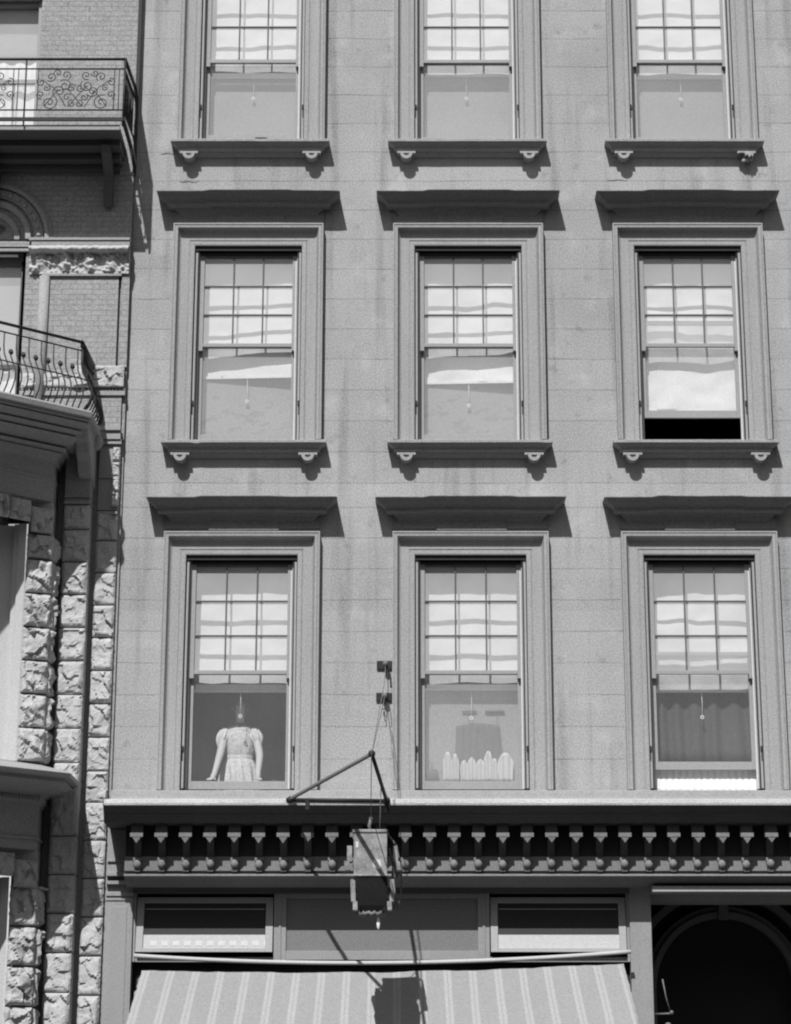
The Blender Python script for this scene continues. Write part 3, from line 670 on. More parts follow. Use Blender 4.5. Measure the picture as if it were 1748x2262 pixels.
m = MB(); m.box(2.54, 5.15, yb+.12, yb+.2, 0, 3.93); m.box(2.42, 2.54, .40, yb+.12, 0, 3.93); m.box(5.15, 5.27, .40, yb+.12, 0, 3.93); m.box(2.54, 5.15, .0, yb+.12, 3.94, 3.98); m.box(2.60, acx+.7, yb+.10, yb+.12, 2.50, 2.56)
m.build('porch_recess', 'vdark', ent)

# ---------------------------------------------------------------- awning
A = empty('awning', (-.2, -.3, 3.1), 'striped canvas awning let down over the shopfront', 'awning')
m = MB()
def bar(u): return 3.295+.047*u - .115*(1-(2*u-1.02)**2)*.80
m.tube([(-2.815+5.12*u/24, -.25, bar(u/24)) for u in range(25)], .021, 8); m.build('roller_bar', 'tcloth', A)
for s_ in (-2.75, 2.24): MB().tube([(s_, -.14, 2.8), (s_*1.03, -.7, 2.35), (s_*1.06, -1.25, 1.90)], .014).build('folding_arm', 'iron', A)
m = MB()
def cv(u, v):
    x = -2.728+4.95*u; zt = (3.152+.067*u - .05*(1-(2*u-1)**2))
    y = -.30-.98*v; x = -.2+(x+.2)*(1+.095*v); z = zt-1.25*v-.02*math.sin(math.pi*v) + .012*noise.noise(Vector((x*2.2, v*2.5, 0))) + .005*noise.noise(Vector((x*9, v*2.5, 3))); y += .014*noise.noise(Vector((x*3.1, v*2, 6)))+.006*math.sin(x*24.4)*v
    if u in (0, 1): z += .016*noise.noise(Vector((v*40, u, 2))); x += .028*noise.noise(Vector((v*30, u*9, 5)))
    return (x, y, z)
m.sheet(cv, 150, 40, .003); m.build('canvas', 'canvas', A)
m = MB(); m.sheet(lambda u, v: (-.2+(-2.528+4.95*u)*1.095, -1.285-.004*math.sin(u*90), 1.905-(.20+.03*abs(math.sin(u*math.pi*19)))*v), 190, 4, .003); m.build('valance', 'canvas', A); A.location.y -= .13

# ---------------------------------------------------------------- bracket, chains and lantern
F = empty('iron_hanging_frame', (-.6, -.95, 4.78), 'black triangular iron frame on the shopfront cornice, holding the lantern', 'bracket')
ap = (-.341, -3.0, 5.005); f1 = (-1.207, -.97, 4.80); f2 = (-.213, -.97, 4.79)
MB().tube([f1, (f1[0]+.02, f1[1]-.01, f1[2]+.015), ap], .020, 8).build('lit_strut', 'ironlit', F)  # paler iron paints this strut as sunlit beside its black twin
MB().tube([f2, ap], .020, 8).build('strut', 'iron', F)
MB().tube([(f1[0]-.04, f1[1], f1[2]), (f2[0]+.03, f2[1], f2[2])], .018, 8).build('base_bar', 'iron', F)
MB().ball(ap, .035, 8).build('joint', 'iron', F); MB().ball(f1, .034, 8).build('joint', 'iron', F); MB().ball(f2, .04, 8).build('joint', 'iron', F)
m = MB(); m.box(f1[0]+.16, f1[0]+.20, -.985, -.955, 4.70, 4.80); m.build('foot', 'iron', F)
m = MB(); m.box(f2[0]-.01, f2[0]+.035, -.985, -.955, 4.68, 4.80); m.build('foot', 'iron', F)
for k, (ax, az) in enumerate(((-.245, 6.327), (-.250, 5.985))):
    t = empty('wall_bracket', (ax, -.09, az), ['upper', 'lower'][k]+' small black iron wall bracket holding the lantern wires', 'bracket', 'small iron wall brackets')
    m = MB(); m.box(ax-.085, ax+.085, -.028, -.001, az-.045, az+.045); m.build('plate', 'iron', t, bevel=.005)
    m = MB(); m.tube([(ax+.01, -.028, az), (ax+.01, -.10, az+.005)], .022, 8); m.ball((ax+.01, -.10, az+.005), .03, 6); m.build('eye_bolt', 'ironlit', t)
def wire(name, pts, r, lab, mt='ironlit', sag=0.0, grp=None):
    p = []
    for a, b in zip(pts, pts[1:]):
        for i in range(8): u = i/8; p.append((a[0]*(1-u)+b[0]*u, a[1]*(1-u)+b[1]*u, a[2]*(1-u)+b[2]*u-sag*4*u*(1-u)))
    p.append(pts[-1]); o = MB().tube(p, r, 6).build(name, mt); return tag(o, lab, 'wire', grp)
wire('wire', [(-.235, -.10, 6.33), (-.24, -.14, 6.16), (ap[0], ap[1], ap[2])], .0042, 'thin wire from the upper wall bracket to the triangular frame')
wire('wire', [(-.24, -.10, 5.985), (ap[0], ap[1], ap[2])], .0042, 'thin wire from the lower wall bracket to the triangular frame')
def chain(pts, lab):
    m = MB()
    for k, (a, b) in enumerate(zip(pts, pts[1:])):
        n = max(1, int((Vector(b)-Vector(a)).length/.045))
        for i in range(n):
            u = (i+.5)/n; c_ = Vector(a).lerp(Vector(b), u)
            s_ = 1 if i % 2 else 0
            m.tube([(c_.x+(.013 if s_ else .004)*math.cos(q*.785), c_.y+(.004 if s_ else .013)*math.cos(q*.785), c_.z+.026*math.sin(q*.785)) for q in range(8)], .0045, 5, closed=True)
    return tag(m.build('chain', 'iron'), lab, 'chain', 'short slack chains on the wall')
chain([(-.21, -.085, 6.28), (-.17, -.07, 6.14), (-.18, -.06, 6.06)], 'slack chain hanging from the upper wall bracket')
chain([(-.235, -.085, 5.94), (-.26, -.09, 5.84), (-.235, -.08, 5.76)], 'slack chain hanging from the lower wall bracket')

LN = empty('hanging_lantern', (-.36, -1.65, 4.42), 'hanging lantern with pale metal upper panel, dark lower panes and pale drop', 'lantern')
lx0, lx1, ly0, ly1 = -.530, -.200, -1.72, -1.46
def wob(p, s=.012): return (p[0]+s*noise.noise(Vector(p)*9), p[1]+s*noise.noise(Vector(p)*9+Vector((3,3,3))), p[2])
m = MB()
m.tube([(-.365, -1.625, 4.41), (-.363, -1.64, 4.55), (-.343, -2.98, 5.0)], .0045, 6); m.tube([(-.275, -1.55, 4.41), (-.272, -1.56, 4.55), (-.262, -1.72, 4.865)], .0045, 6)
m.tube([(-.365, -1.62, 4.40), (-.38, -1.63, 4.47), (-.36, -1.62, 4.55)], .018, 6)
m.build('suspension_rod', 'ironlit', LN)
m = MB(); m.box(lx0, lx1, ly0, ly1, 3.985, 4.415); m.box(lx0-.012, lx1+.012, ly0-.012, ly1+.012, 4.395, 4.425); m.box(lx0-.008, lx1+.008, ly0-.008, ly1+.008, 3.975, 3.995)
m.build('upper_panel', 'panel', LN, bevel=.006)
m = MB(); m.add([(-.345, -1.7235, 4.13), (-.265, -1.7235, 4.135), (-.258, -1.7235, 4.075), (-.275, -1.7235, 4.04), (-.335, -1.7235, 4.065)], [(0,1,2,3,4)]); m.build('pale_patch', 'bead', LN)
m = MB(); m.box(lx0+.02, lx0+.045, ly0-.004, ly0-.0, 4.25, 4.31); m.build('pale_patch', 'bead', LN)
m = MB()                                                                    # tapering dark lower body
prof = [(3.975, 1.0), (3.85, .98), (3.77, .93), (3.70, .82), (3.655, .62), (3.63, .35)]
cx_, cy_ = -.352, -1.59
rr = []
for z, k in prof: rr += [(cx_-.155*k, cy_-.125*k, z), (cx_+.158*k, cy_-.125*k, z), (cx_+.158*k, cy_+.125*k, z), (cx_-.155*k, cy_+.125*k, z)]
m.add(rr, [(4*i+k, 4*i+(k+1) % 4, 4*i+4+(k+1) % 4, 4*i+4+k) for i in range(5) for k in range(4)] + [(20, 21, 22, 23)])
m.build('lower_panes', 'smoke', LN)
for sx, xo, k_ in ((-1, lx0-.045, .0), (1, lx1+.085, .0)):                  # ragged ornamental side frames
    m = MB()
    for a, b, dx in ((4.27, 4.12, 0), (4.12, 4.04, -.02), (3.95, 3.82, .035), (3.82, 3.74, .04), (3.74, 3.66, .06)):
        x = xo-sx*dx; yy = ly0+.03
        m.add([wob((x-.022, yy, a)), wob((x+.022, yy, a)), wob((x+.026, yy, b)), wob((x-.018, yy, b)), wob((x-.022, yy+.2, a)), wob((x+.022, yy+.2, a)), wob((x+.026, yy+.2, b)), wob((x-.018, yy+.2, b))], [(0,1,2,3),(7,6,5,4),(0,4,5,1),(1,5,6,2),(2,6,7,3),(3,7,4,0)])
    m.build('side_frame', 'panel', LN)
m = MB()
pts = [(lx1+.01, ly1+.02, 4.40), (lx1+.09, ly1+.05, 4.30), (lx1+.13, ly1+.05, 4.10), (lx1+.145, ly1+.02, 3.95), (lx1+.13, ly1, 3.78), (lx1+.10, ly1, 3.68)]
m.tube(pts, .010, 6); m.tube([(lx1+.02, ly1, 4.27), (lx1+.06, ly1, 4.1), (lx1+.05, ly1, 3.97), (lx1+.08, ly1, 3.80), (lx1+.07, ly1, 3.68)], .012, 6)
m.tube([(lx0-.0, ly1, 3.97), (lx0+.005, ly1-.1, 3.85), (lx0+.03, ly1-.1, 3.72), (lx0+.09, ly1-.1, 3.63)], .012, 6)
m.add([(lx1+.06, ly1, 4.26), (lx1+.135, ly1+.02, 4.05), (lx1+.10, ly1+.02, 3.98), (lx1+.05, ly1, 4.0), (lx1+.06, ly1+.012, 4.26), (lx1+.135, ly1+.032, 4.05), (lx1+.10, ly1+.032, 3.98), (lx1+.05, ly1+.012, 4.0)], [(0,1,2,3),(7,6,5,4),(0,1,5,4),(1,2,6,5),(2,3,7,6),(3,0,4,7)])
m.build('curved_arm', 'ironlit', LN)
m = MB()
m.tube([(cx_+(.115+.015*math.sin(a*2.5))*math.cos(a*.2618), cy_+(.10+.012*math.sin(a*2.5))*math.sin(a*.2618), 3.625+.014*math.sin(a*3.1)) for a in range(24)], .020, 6, closed=True)
m.build('bottom_garland', 'ironlit', LN)
m = MB(); m.lathe([(.001, .0), (.014, .02), (.018, .06), (.014, .10), (.005, .115)], (-.285, -1.62, 3.475), 10); m.build('drop', 'knob', LN); LN.location.y -= .15; LN.location.z -= .013

# small metal holder beside the porch
H = empty('rod_holder', (2.62, -.3, 2.7), 'thin pale metal rod and arm at the left side of the dark entrance', 'metal arm')
m = MB(); m.tube([(2.545, -.12, 2.735), (2.70, -.30, 2.735)], .010, 6); m.ball((2.71, -.30, 2.745), .022, 6); m.ball((2.67, -.30, 2.63), .032, 6, .6); m.build('arm', 'ironlit', H)
m = MB(); m.tube([(2.70, -.30, 2.74), (2.655, -.32, 2.90), (2.625, -.33, 3.07)], .007, 6); m.build('rod', 'ironlit', H)

# ================================================================ LEFT BUILDING
NB = empty('brick_and_rockface_house', (-4.6, 0, 0), 'brick house with iron balcony, canted bay and rock-faced stone at the left edge', 'building')
yb = -.10
JX = XL-.004
# brick front, with openings (x0,x1,z0,z1)
m = MB()
m.box(-4.298, JX, yb, .3, 12.05, 16.4)                       # right of the top-floor window
m.box(-6.4, -4.298, yb, .3, 14.12, 16.4)
m.box(-8.2, -5.9, yb, .3, 12.05, 14.12)
m.box(-8.2, JX, yb, .3, 11.14, 12.05)                        # band with the arch over the next window
m.box(-4.334, -3.272, yb, .3, 8.8, 11.14); m.box(-3.24, JX, yb+.002, .3, 9.63, 11.14)
m.box(-3.272, -3.24, yb+.07, .3, 8.8, 11.14)                 # narrow slot
m.box(-3.24, -3.20, yb+.06, .3, 8.8, 9.63); m.box(-3.20, JX, yb+.04, .3, 8.8, 9.63)
m.box(-3.42, -3.19, yb-.004, yb, 8.95, 9.30)
m.build('brick_front', 'brick', NB)
m = MB(); m.box(JX-.012, JX+.028, -.125, -.095, 11.9, 16.4); m.build('joint_shadow_strip', 'iron', NB)  # black strip standing in for the shadow at the joint
# top-floor window
tw = MB(); tw.box(-4.345, -4.298, -.02, .16, 12.3, 14.12); tw.box(-5.9, -4.345, .02, .16, 14.06, 14.12); tw.box(-5.9, -4.345, .085, .12, 13.11, 13.16); tw.box(-5.9, -4.345, .09, .13, 12.30, 12.40); tw.box(-4.62, -4.60, .10, .13, 12.3, 13.12)
tw = tw.build('tall_window', 'sash', NB)
MB().quad((-5.9, .11, 12.4), (-4.345, .11, 12.4), (-4.345, .11, 14.06), (-5.9, .11, 14.06)).build('pane', 'glass', tw)
MB().sheet(lambda u, v: (-5.9+1.57*u, .20+.01*math.sin(u*6), 14.05-.62*v), 30, 6, .002).build('blind', 'lining', tw)
MB().sheet(lambda u, v: (-5.9+1.57*u, .215+.012*math.sin(u*50), 13.45-1.15*v), 90, 6, .002).build('curtain', 'white', tw)
# arched window below
aw = MB(); acx, acz = -4.749, 11.126
def arcl(mb, r0, r1, y0, y1, n=28):
    vs_ = []; fs = []
    for i in range(n+1):
        a = math.pi*i/n; ca, sa = math.cos(a), math.sin(a)
        vs_ += [(acx+r0*ca, y0, acz+r0*sa), (acx+r1*ca, y0, acz+r1*sa), (acx+r1*ca, y1, acz+r1*sa), (acx+r0*ca, y1, acz+r0*sa)]
    for i in range(n):
        for k in range(4): fs.append((4*i+k, 4*i+(k+1) % 4, 4*i+4+(k+1) % 4, 4*i+4+k))
    fs += [(0,1,2,3), tuple(4*n+k for k in range(4))]
    mb.add(vs_, fs)
arcl(aw, .62, .665, yb-.05, yb); arcl(aw, .665, .70, yb-.02, yb); arcl(aw, .50, .60, yb-.025, yb); arcl(aw, .40, .46, yb-.055, yb); arcl(aw, .27, .33, yb-.03, yb)
for i in range(17):
    a = math.pi*(i+.5)/17; aw.ball((acx+.55*math.cos(a), yb-.03, acz+.55*math.sin(a)), .03, 6)
for q in range(3): aw.tube([(acx+.10+.06*math.cos(a*.7)*(1-a/14), yb-.02, acz+.12+.06*math.sin(a*.7)*(1-a/14)) for a in range(12)], .014, 5)
aw.box(-5.9, -4.30, yb-.05, yb, 11.03, 11.06); aw.box(-5.9, -4.30, yb-.03, yb, 11.07, 11.10); aw.box(-5.9, -4.30, yb-.045, yb, 10.98, 11.01)
aw = aw.build('arch_hood', 'smooth', NB)
m = MB(); m.box(-5.9, -4.385, .02, .10, 10.86, 11.0); m.box(-4.40, -4.385, .02, .10, 8.8, 10.9); m.box(-5.9, -4.40, .05, .09, 9.65, 9.70); lw = m.build('lower_window', 'dark', NB)
MB().quad((-5.9, .07, 8.8), (-4.40, .07, 8.8), (-4.40, .07, 10.86), (-5.9, .07, 10.86)).build('pane', 'glass', lw)
MB().sheet(lambda u, v: (-5.9+1.5*u, .13+.005*math.sin(u*9), 10.86-1.2*v), 30, 6, .002).build('blind', 'lining', lw)
MB().sheet(lambda u, v: (-5.9+1.5*u, .14+.012*math.sin(u*50), 9.70-.9*v), 90, 6, .002).build('curtain', 'white', lw)
m = MB(); m.box(-5.9, -3.4, .5, .6, 8.0, 14.2); m.build('rooms', 'vdark', NB)
# carved capital of the brick pilaster, colonnette, stone bands
m = MB(); rc = random.Random(11)
m.box(-4.30, JX-.005, yb-.10, yb, 11.095, 11.125); m.box(-4.27, JX-.005, yb-.085, yb, 11.02, 11.09)
cp = m.build('impost_band', 'smooth', NB)
m = MB()
def capf(u, v):
    x = -4.29+1.13*u; 
    zz = 11.015-.30*v
    q = noise.noise(Vector((x*11, zz*11, 1)))+.8*noise.noise(Vector((x*24, zz*24, 2)))
    leaf = max(0, math.cos((x+4.155)*2*math.pi/.27))*min(1, max(0, (.95-v)*4))
    if v < .22: d_ = .135+.03*math.sin(math.pi*v/.22)+.012*q
    else: d_ = .035+.055*leaf*(1-.3*v)+.05*max(-.3, q)
    if v > .93: d_ = .03
    return (x, yb-d_, zz+.008*noise.noise(Vector((x*12, zz*9, 7))))
m.sheet(capf, 190, 50); m.add([(JX-.006, yb, 11.015), (JX-.006, yb-.15, 11.015), (JX-.006, yb-.045, 10.71), (JX-.006, yb, 10.71)], [(0,1,2,3)])
m.build('carved_capital', 'rock', NB)
m = MB(); m.box(-4.14, -3.24, yb-.035, yb, 10.69, 10.715); m.build('neck_band', 'smooth', NB)
m = MB(); m.tube([(-4.11, yb-.03, 8.9), (-4.11, yb-.03, 10.68)], .058, 16); m.build('colonnette', 'smooth', NB)
m = MB()
m.rock(-3.74, JX-.02, 9.385, 9.63, yb-.055, .05, 16, 4); m.box(-3.74, JX-.02, yb-.055, yb, 9.385, 9.63)
m.rock(-4.33, -3.74, 9.385, 9.55, yb-.03, .04, 12, 9); m.box(-4.33, -3.74, yb-.03, yb, 9.385, 9.55)
m.build('stone_block', 'rock', NB)
m = MB(); m.box(-4.33, JX-.002, yb-.03, yb, 9.30, 9.35); m.box(-4.33, JX-.002, yb-.0, yb+.01, 9.35, 9.385)
for i in range(30): m.ball((-4.3+i*.039, yb-.02, 9.365), .016, 5)
m.build('carved_band', 'smooth', NB)
m = MB(); m.box(-3.50, JX-.03, yb-.10, yb, 8.885, 8.935); m.box(-3.50, JX-.03, yb-.07, yb, 8.79, 8.885); m.box(-3.50, JX-.02, yb-.05, yb, 8.74, 8.79); m.build('sill_band', 'smooth', NB)

# ---- stone pilasters with rock-faced blocks (pil1 in front, pil2 flush with the joint)
def taper(xa, xb, z): return xa, xb
def pilaster(name, x0, x1, yf, ztop, zbot, joints, seed):
    m = MB(); m.box(x0+.012, x1-.012, yf+.03, .3, zbot, ztop)
    js = [ztop]+[j for j in joints if zbot < j < ztop]+[zbot]
    for k in range(len(js)-1):
        z1_, z0_ = js[k]-.006, js[k+1]+.006
        m.rock(x0, x1, z0_, z1_, yf, .035+.02*((k*7+seed) % 3)/2, 10, seed+k*1.37)
        m.box(x0, x1, yf, .25, z0_, z1_)
    return m.build(name, 'rock', NB)
from_z = lambda a, st, n: [a-st*i for i in range(n)]
j1 = from_z(7.03+.355*3, .355, 9)+from_z(3.72+.39*2, .39, 12)
j2 = from_z(6.96+.353*3, .353, 9)+from_z(3.70+.39*3, .39, 12)
pilaster('rockface_pilaster', -3.74, -3.465, -.33, 8.02, 0, j1, 3)
pilaster('rockface_pilaster', -3.41, JX-.035, -.10, 8.0, 0, j2, 8)
m = MB(); m.box(-3.465, -3.41, -.06, .3, 0, 8.9); m.box(-3.84, -3.73, -.14, .3, 0, 8.9); m.box(JX-.036, JX, -.04, .3, 0, 8.8); m.build('wall_strip', 'smooth', NB)
m = MB()                                                                   # smooth upper blocks of the pilasters with their mouldings
m.box(-3.745, -3.463, -.34, .3, 8.05, 8.85); m.box(-3.75, -3.455, -.37, .3, 8.02, 8.05); m.box(-3.75, -3.455, -.365, .3, 8.09, 8.105)
m.box(-3.41, JX-.03, -.11, .3, 8.0, 8.74); m.box(-3.412, JX-.03, -.14, .3, 7.955, 7.985); m.box(-3.412, JX-.03, -.13, .3, 8.36, 8.38)
m.build('pilaster_head', 'smooth', NB, bevel=.01)
m = MB()
for k in range(4): m.rock(-3.26, JX-.03, 8.04+.17*k, 8.20+.17*k, -.11, .05, 8, 30+k)
m.build('rough_edge', 'rock', NB)

# ---- canted bay
S2 = math.sqrt(.5)
CB = Vector((-3.843, -.60))                    # right-hand corner of the bay wall in plan
def plan(off_x, off_y, L=1.6):
    """bay outline offset outwards: return side, 45 degree face, then parallel to the street"""
    cx, cy = CB.x+off_x, CB.y-off_y
    return [(cx, 0.0), (cx, cy), (cx-L, cy-L), (cx-L-2.0, cy-L), (cx-L-3.4, 0.0)]
def bayband(m, prof):
    """prof: list of (offset_x, offset_y, z)"""
    rows = [plan(a, b) for a, b, z in prof]; n = 5; vs_ = []
    for (a, b, z), r in zip(prof, rows): vs_ += [(x, y, z) for x, y in r]
    fs = [(n*i+k, n*i+(k+1) % n, n*i+n+(k+1) % n, n*i+n+k) for i in range(len(prof)-1) for k in range(n)]
    fs += [tuple(range(n))[::-1], tuple(n*(len(prof)-1)+k for k in range(n))]
    m.add(vs_, fs)
m = MB(); bayband(m, [(-.55, -.10, 0), (-.55, -.10, 4.32), (-.05, -.05, 4.325), (-.05, -.05, 5.22), (-.55, -.10, 5.225), (-.55, -.10, 7.98), (-.05, -.05, 7.985), (-.05, -.05, 8.9)]); m.build('bay_core', 'bay', NB)
# mouldings under the balcony
m = MB()
pr = [(.0,.0,7.99),(.0,.0,8.22),(.012,.012,8.225),(.012,.012,8.25),(.0,.0,8.255),(.0,.0,8.40),(.03,.03,8.42),(.05,.05,8.47),(.09,.09,8.50),(.075,.075,8.515),(.12,.12,8.52),(.14,.145,8.54),(.12,.125,8.56),(.10,.10,8.565),(.17,.19,8.575),(.24,.28,8.60),(.27,.32,8.625),(.25,.29,8.645),(.31,.37,8.65),(.33,.40,8.67),(.31,.37,8.69),(.38,.46,8.70),(.42,.50,8.73),(.40,.475,8.745),(.435,.52,8.75),(.425,.51,8.775),(.45,.54,8.785),(.455,.55,8.84),(.44,.54,8.86)]
bayband(m, pr)
m.build('bay_cornice', 'bay', NB, bevel=.012)
# corbel that turns back to the wall at the right of the bay
m = MB()
m.xprism([(-.12,8.80),(-1.02,8.80),(-1.0,8.70),(-.90,8.62),(-.78,8.60),(-.70,8.50),(-.56,8.44),(-.48,8.34),(-.36,8.30),(-.12,8.22)], -3.60, -3.44); 
m.ball((-3.45, -.30, 8.72), .10, 10)
m.build('corbel', 'bay', NB, bevel=.02)
# window-head stones and quoins of the bay (45 degree face), per storey
def bay_storey(zv0, zv1, joints, zbot, seed):
    m = MB()
    m.rock(-4.5, CB.x-.10, zv0, zv1, -.60, .10, 22, seed, ang=R(45)) if False else None
    # voussoir row over the opening, broken into stones along the canted face
    u0 = .0
    for k in range(4):
        x1_ = CB.x+.02-(k*.30)*S2; y1_ = -.60-.02-(k*.30)*S2
        mm = MB(); mm.rock(x1_-.29, x1_, zv0-(.10 if k == 0 else 0), zv1-(.10 if k == 0 else .02*(3-k)), y1_, .085, 12, seed+k, ang=R(45)); b0 = len(m.v)
        m.v += mm.v; m.f += [[b0+i for i in f] for f in mm.f]; m.m += mm.m; m.sm += mm.sm
    m.box(CB.x-.245, CB.x+.0, -.60, 0, zbot, zv1+.015)
    js = [zv0-.10]+joints+[zbot]
    for k in range(len(js)-1):
        a, b_ = js[k]-.008, js[k+1]+.008
        mm = MB(); mm.rock(CB.x-.255, CB.x+.035, b_, a, -.615, .075, 12, seed+11+k*1.7, ang=R(24)); b0 = len(m.v)
        m.v += mm.v; m.f += [[b0+i for i in f] for f in mm.f]; m.m += mm.m; m.sm += mm.sm
        mm = MB(); mm.rock(CB.x-.02, CB.x+.25, b_, a, -.60, .06, 8, seed+31+k, ang=R(0)); q = [(CB.x+.01+(-.60-py)+.02, -.60+(px-CB.x+.02), pz) for px, py, pz in mm.v]
        b0 = len(m.v); m.v += q; m.f += [[b0+i for i in f] for f in mm.f]; m.m += mm.m; m.sm += mm.sm
        m.box(CB.x-.05, CB.x+.012, -.60, -.3, b_, a)
    m.build('bay_quoin', 'rock', NB)
    m = MB()                                    # smooth pale window jamb and the window
    jx = CB.x-.25
    m.add([(jx+.01, -.76, zbot), (jx-.075, -.735, zbot), (jx-.075, -.735, zv0), (jx+.01, -.76, zv0), (jx-.082, -.70, zbot), (jx-.082, -.70, zv0), (jx-.13, -.695, zbot), (jx-.13, -.695, zv0), (jx-.14, -.62, zbot), (jx-.14, -.62, zv0)], [(0,1,2,3),(1,4,5,2),(4,6,7,5),(6,8,9,7)])
    m.build('window_jamb', 'jambwhite', NB)
    m = MB(); m.quad((jx-.125, -.63, zbot), (jx-.9, -.78, zbot), (jx-.9, -.78, zv0), (jx-.125, -.63, zv0)); m.build('bay_window_blind', 'jambwhite', NB)
bay_storey(7.72, 7.99, [7.345, 6.98, 6.62, 6.27, 5.92, 5.57], 5.22, 2)
bay_storey(4.05, 4.32, [3.96-.0, 3.57, 3.18, 2.79, 2.4, 2.0], .3, 41)
# cornice of the lower bay storey
m = MB()
pr = [(.0,.0,4.33),(.0,.0,4.43),(.02,.02,4.435),(.02,.02,4.455),(.0,.0,4.46),(.0,.0,4.77),(.02,.02,4.78),(.02,.02,4.80),(.05,.05,4.82),(.05,.05,4.87),(.08,.08,4.875),(.08,.08,4.885),(.16,.22,4.90),(.26,.36,4.93),(.33,.46,4.96),(.30,.47,5.0),(.38,.53,5.005),(.39,.545,5.045),(.375,.53,5.06),(-.04,-.04,5.21)]
bayband(m, pr)
L_ = 1.1
for i in range(26):                              # dentils
    t_ = .03+i*.042; x = CB.x+.05-t_*S2; y = -.65-t_*S2
    m.add([(x+.018, y-.0, 4.825), (x+.018-.02*S2-.0, y-.02*S2, 4.825), (x-.004, y-.045, 4.825), (x-.0, y-.0, 4.825), (x+.018, y, 4.865), (x+.018-.02*S2, y-.02*S2, 4.865), (x-.004, y-.045, 4.865), (x, y, 4.865)], [(0,1,5,4),(1,2,6,5),(2,3,7,6),(3,0,4,7),(0,1,2,3)])
m.build('bay_cornice', 'bay', NB, bevel=.012)
# balcony rail on the bay
bal = empty('tmp', (-3.9, -1.2, 8.86), None, None)
bpy.data.objects.remove(bal)
K = Vector((-3.53, -1.12)); ZR = 9.63; ZS = 8.86
def rp(t, o=0.0, z=0.0): return (K.x-t*S2+o*S2, K.y-t*S2-o*S2, z)
m = MB()
m.tube([rp(0, 0, ZR), rp(2.4, 0, ZR)], .017, 8); m.tube([rp(0, 0, ZR-.095), rp(2.4, 0, ZR-.095)], .009, 6)
m.tube([rp(0, 0, ZR), (K.x+.02, -.12, ZR)], .024, 8); m.tube([rp(0, 0, ZR-.09), (K.x+.02, -.12, ZR-.09)], .016, 8)
m.tube([rp(0, 0, ZR-.04), (K.x+.02, -.12, ZR-.04)], .020, 8)
pb = [(0,-.095),(0,-.24),(.015,-.33),(.07,-.43),(.115,-.52),(.12,-.60),(.09,-.68),(.045,-.745),(.03,-.765)]
def bal_pts(t, s=0): return [rp(t, o, ZR+z) for o, z in pb[s:]]
n_ = 16; m.mi = 1
m.tube([rp(-.04, .075, ZR-.43), rp(2.4, .075, ZR-.43)], .008, 6)
for k in range(n_):
    m.tube(bal_pts(.05+k*.165), .0085, 6); m.tube(bal_pts(.05+.0825+k*.165, 2), .0085, 6)
    m.ball(rp(.05+.0825+k*.165, .02, ZR-.30), .024, 6); 
    m.tube([tuple(Vector(rp(.05+.0825+k*.165, .02, ZR-.30))+Vector((.028*math.cos(a)*S2, -.028*math.cos(a)*S2*-1, .028*math.sin(a)))) for a in [q*.785 for q in range(8)]], .006, 5, closed=True)
m.mi = 0
for k in range(7):                                # return side of the rail, seen end on
    y = K.y+.08+k*.14
    m.tube([(K.x+.01+o, y, ZR+z) for o, z in pb], .0095, 6)
    m.tube([(K.x+.06, y+.07+.05*math.cos(a*.785), ZR-.35+.05*math.sin(a*.785)) for a in range(8)], .008, 5, closed=True)
m.tube([(K.x+.01+o, K.y, ZR+z) for o, z in pb], .016, 6); m.tube([(K.x+.01+o, -.14, ZR+z) for o, z in pb], .02, 6)
m.build('balcony_railing', ['iron', 'scroll'], NB)

# ---- rectangular iron balcony
m = MB(); YA = -1.0; zt = 12.985
XA = -3.197
m.tube([(-6.4, YA, zt), (XA, YA, zt)], .017, 8); m.tube([(XA, YA, zt), (XA+.03, -.1, zt)], .022, 8)
for dz in (.118, .615): m.tube([(-6.4, YA, zt-dz), (XA, YA, zt-dz)], .009, 6); m.tube([(XA, YA, zt-dz), (XA+.03, -.1, zt-dz)], .012, 6)
for k in range(8): m.tube([(XA+.03*k/8, YA+.1*k+.05, zt-.12), (XA+.03*k/8, YA+.1*k+.05, zt-.62)], .010, 6)
for k in range(4):
    yy = YA+.12+.2*k; m.tube([(XA+.01, yy+.07*math.cos(a*.6)*(1-a/26), zt-.36+.10*math.sin(a*.6)*(1-a/26)) for a in range(22)], .010, 5)
m.box(-6.4, XA+.01, YA-.012, YA+.018, zt-.745, zt-.705); m.box(XA-.015, XA+.02, YA, -.1, zt-.745, zt-.70)
for x in (-4.31, -5.45, XA): m.tube([(x, YA, zt), (x, YA, zt-.81)], .010, 6)
m.tube([(XA+.005, YA, zt), (XA+.005, YA, zt-.80)], .013, 6)
def spiral(cx, cz, r, turns, a0, s=1, n=34):
    return [(cx+r*(1-.86*i/n)*math.cos(a0+s*turns*6.283*i/n), YA, cz+r*(1-.86*i/n)*math.sin(a0+s*turns*6.283*i/n)) for i in range(n+1)]
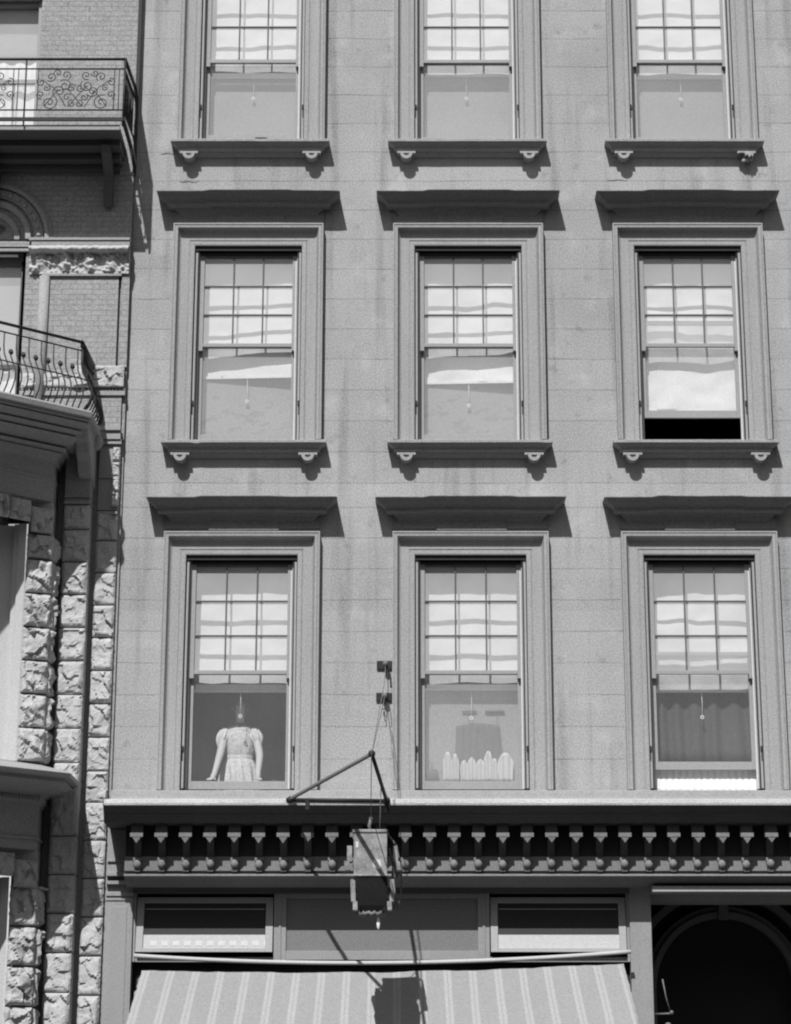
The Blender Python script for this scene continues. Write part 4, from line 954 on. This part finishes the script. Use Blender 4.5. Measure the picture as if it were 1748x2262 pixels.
for px0, px1 in ((-4.17, -3.31), (-5.32, -4.45)):
    m.mi = 0
    zc = zt-.37; w_ = px1-px0; mid = (px0+px1)/2
    for x in (px0, px1, px1+.055): m.tube([(x, YA, zt-.118), (x, YA, zt-.615)], .0055, 5)
    m.mi = 1
    for sx in (-1, 1):
        for (cx, dz, r, t_, a0, s_) in ((.31, -.155, .095, 1.6, 1.2, sx), (.30, .155, .06, 1.4, 4.0, -sx), (.13, .05, .075, 1.5, 2.4, sx), (.12, .175, .055, 1.3, 5.2, -sx), (.35, .02, .04, 1.3, 1.0, sx), (.10, -.09, .045, 1.2, .6, -sx), (.20, -.02, .07, 1.5, 3.6, sx), (.42, .09, .05, 1.3, 2.0, -sx), (.22, .20, .045, 1.2, 3.3, sx), (.04, -.17, .05, 1.2, 1.5, -sx), (.42, -.06, .05, 1.4, 5.0, sx), (.05, .02, .05, 1.4, 0.4, -sx)):
            m.tube(spiral(mid+sx*cx*w_*1.1, zc+dz, r, t_, a0, s_), .0062, 5)
        m.tube([(mid+sx*.41*w_, YA, zc-.20), (mid+sx*.25*w_, YA, zc-.02), (mid+sx*.12*w_, YA, zc+.02), (mid, YA, zc-.1), (mid-sx*.1*w_, YA, zc-.21)], .0052, 5)
        m.tube([(mid+sx*.45*w_, YA, zc+.12), (mid+sx*.30*w_, YA, zc+.03), (mid+sx*.2*w_, YA, zc-.09), (mid+sx*.12*w_, YA, zc-.21)], .0052, 5)
m.build('balcony_railing', ['iron', 'scroll'], NB)
m = MB(); m.box(-6.4, -3.235, YA+.055, -.1, 12.15, 12.20); m.mi = 1; m.box(-6.4, -3.23, YA+.035, YA+.055, 12.148, 12.205); fl_ = m.build('balcony_floor', ['dark', 'smooth'], NB)  # soffit colour darkened for shade; front edge stays dressed stone
m = MB()
m.box(-6.4, -3.26, -.62, -.1, 12.08, 12.145); m.box(-6.4, -3.28, -.38, -.1, 12.0, 12.08); m.box(-6.4, -3.30, -.22, -.1, 11.93, 12.0)
for x in (-3.42, -4.72, -5.8):
    m.xprism([(-.1,12.08),(-.66,12.08),(-.60,12.0),(-.44,11.93),(-.30,11.86),(-.24,11.72),(-.22,11.56),(-.17,11.50),(-.1,11.52)], x-.05, x+.05)
m.build('balcony_bracket', 'dark', fl_)
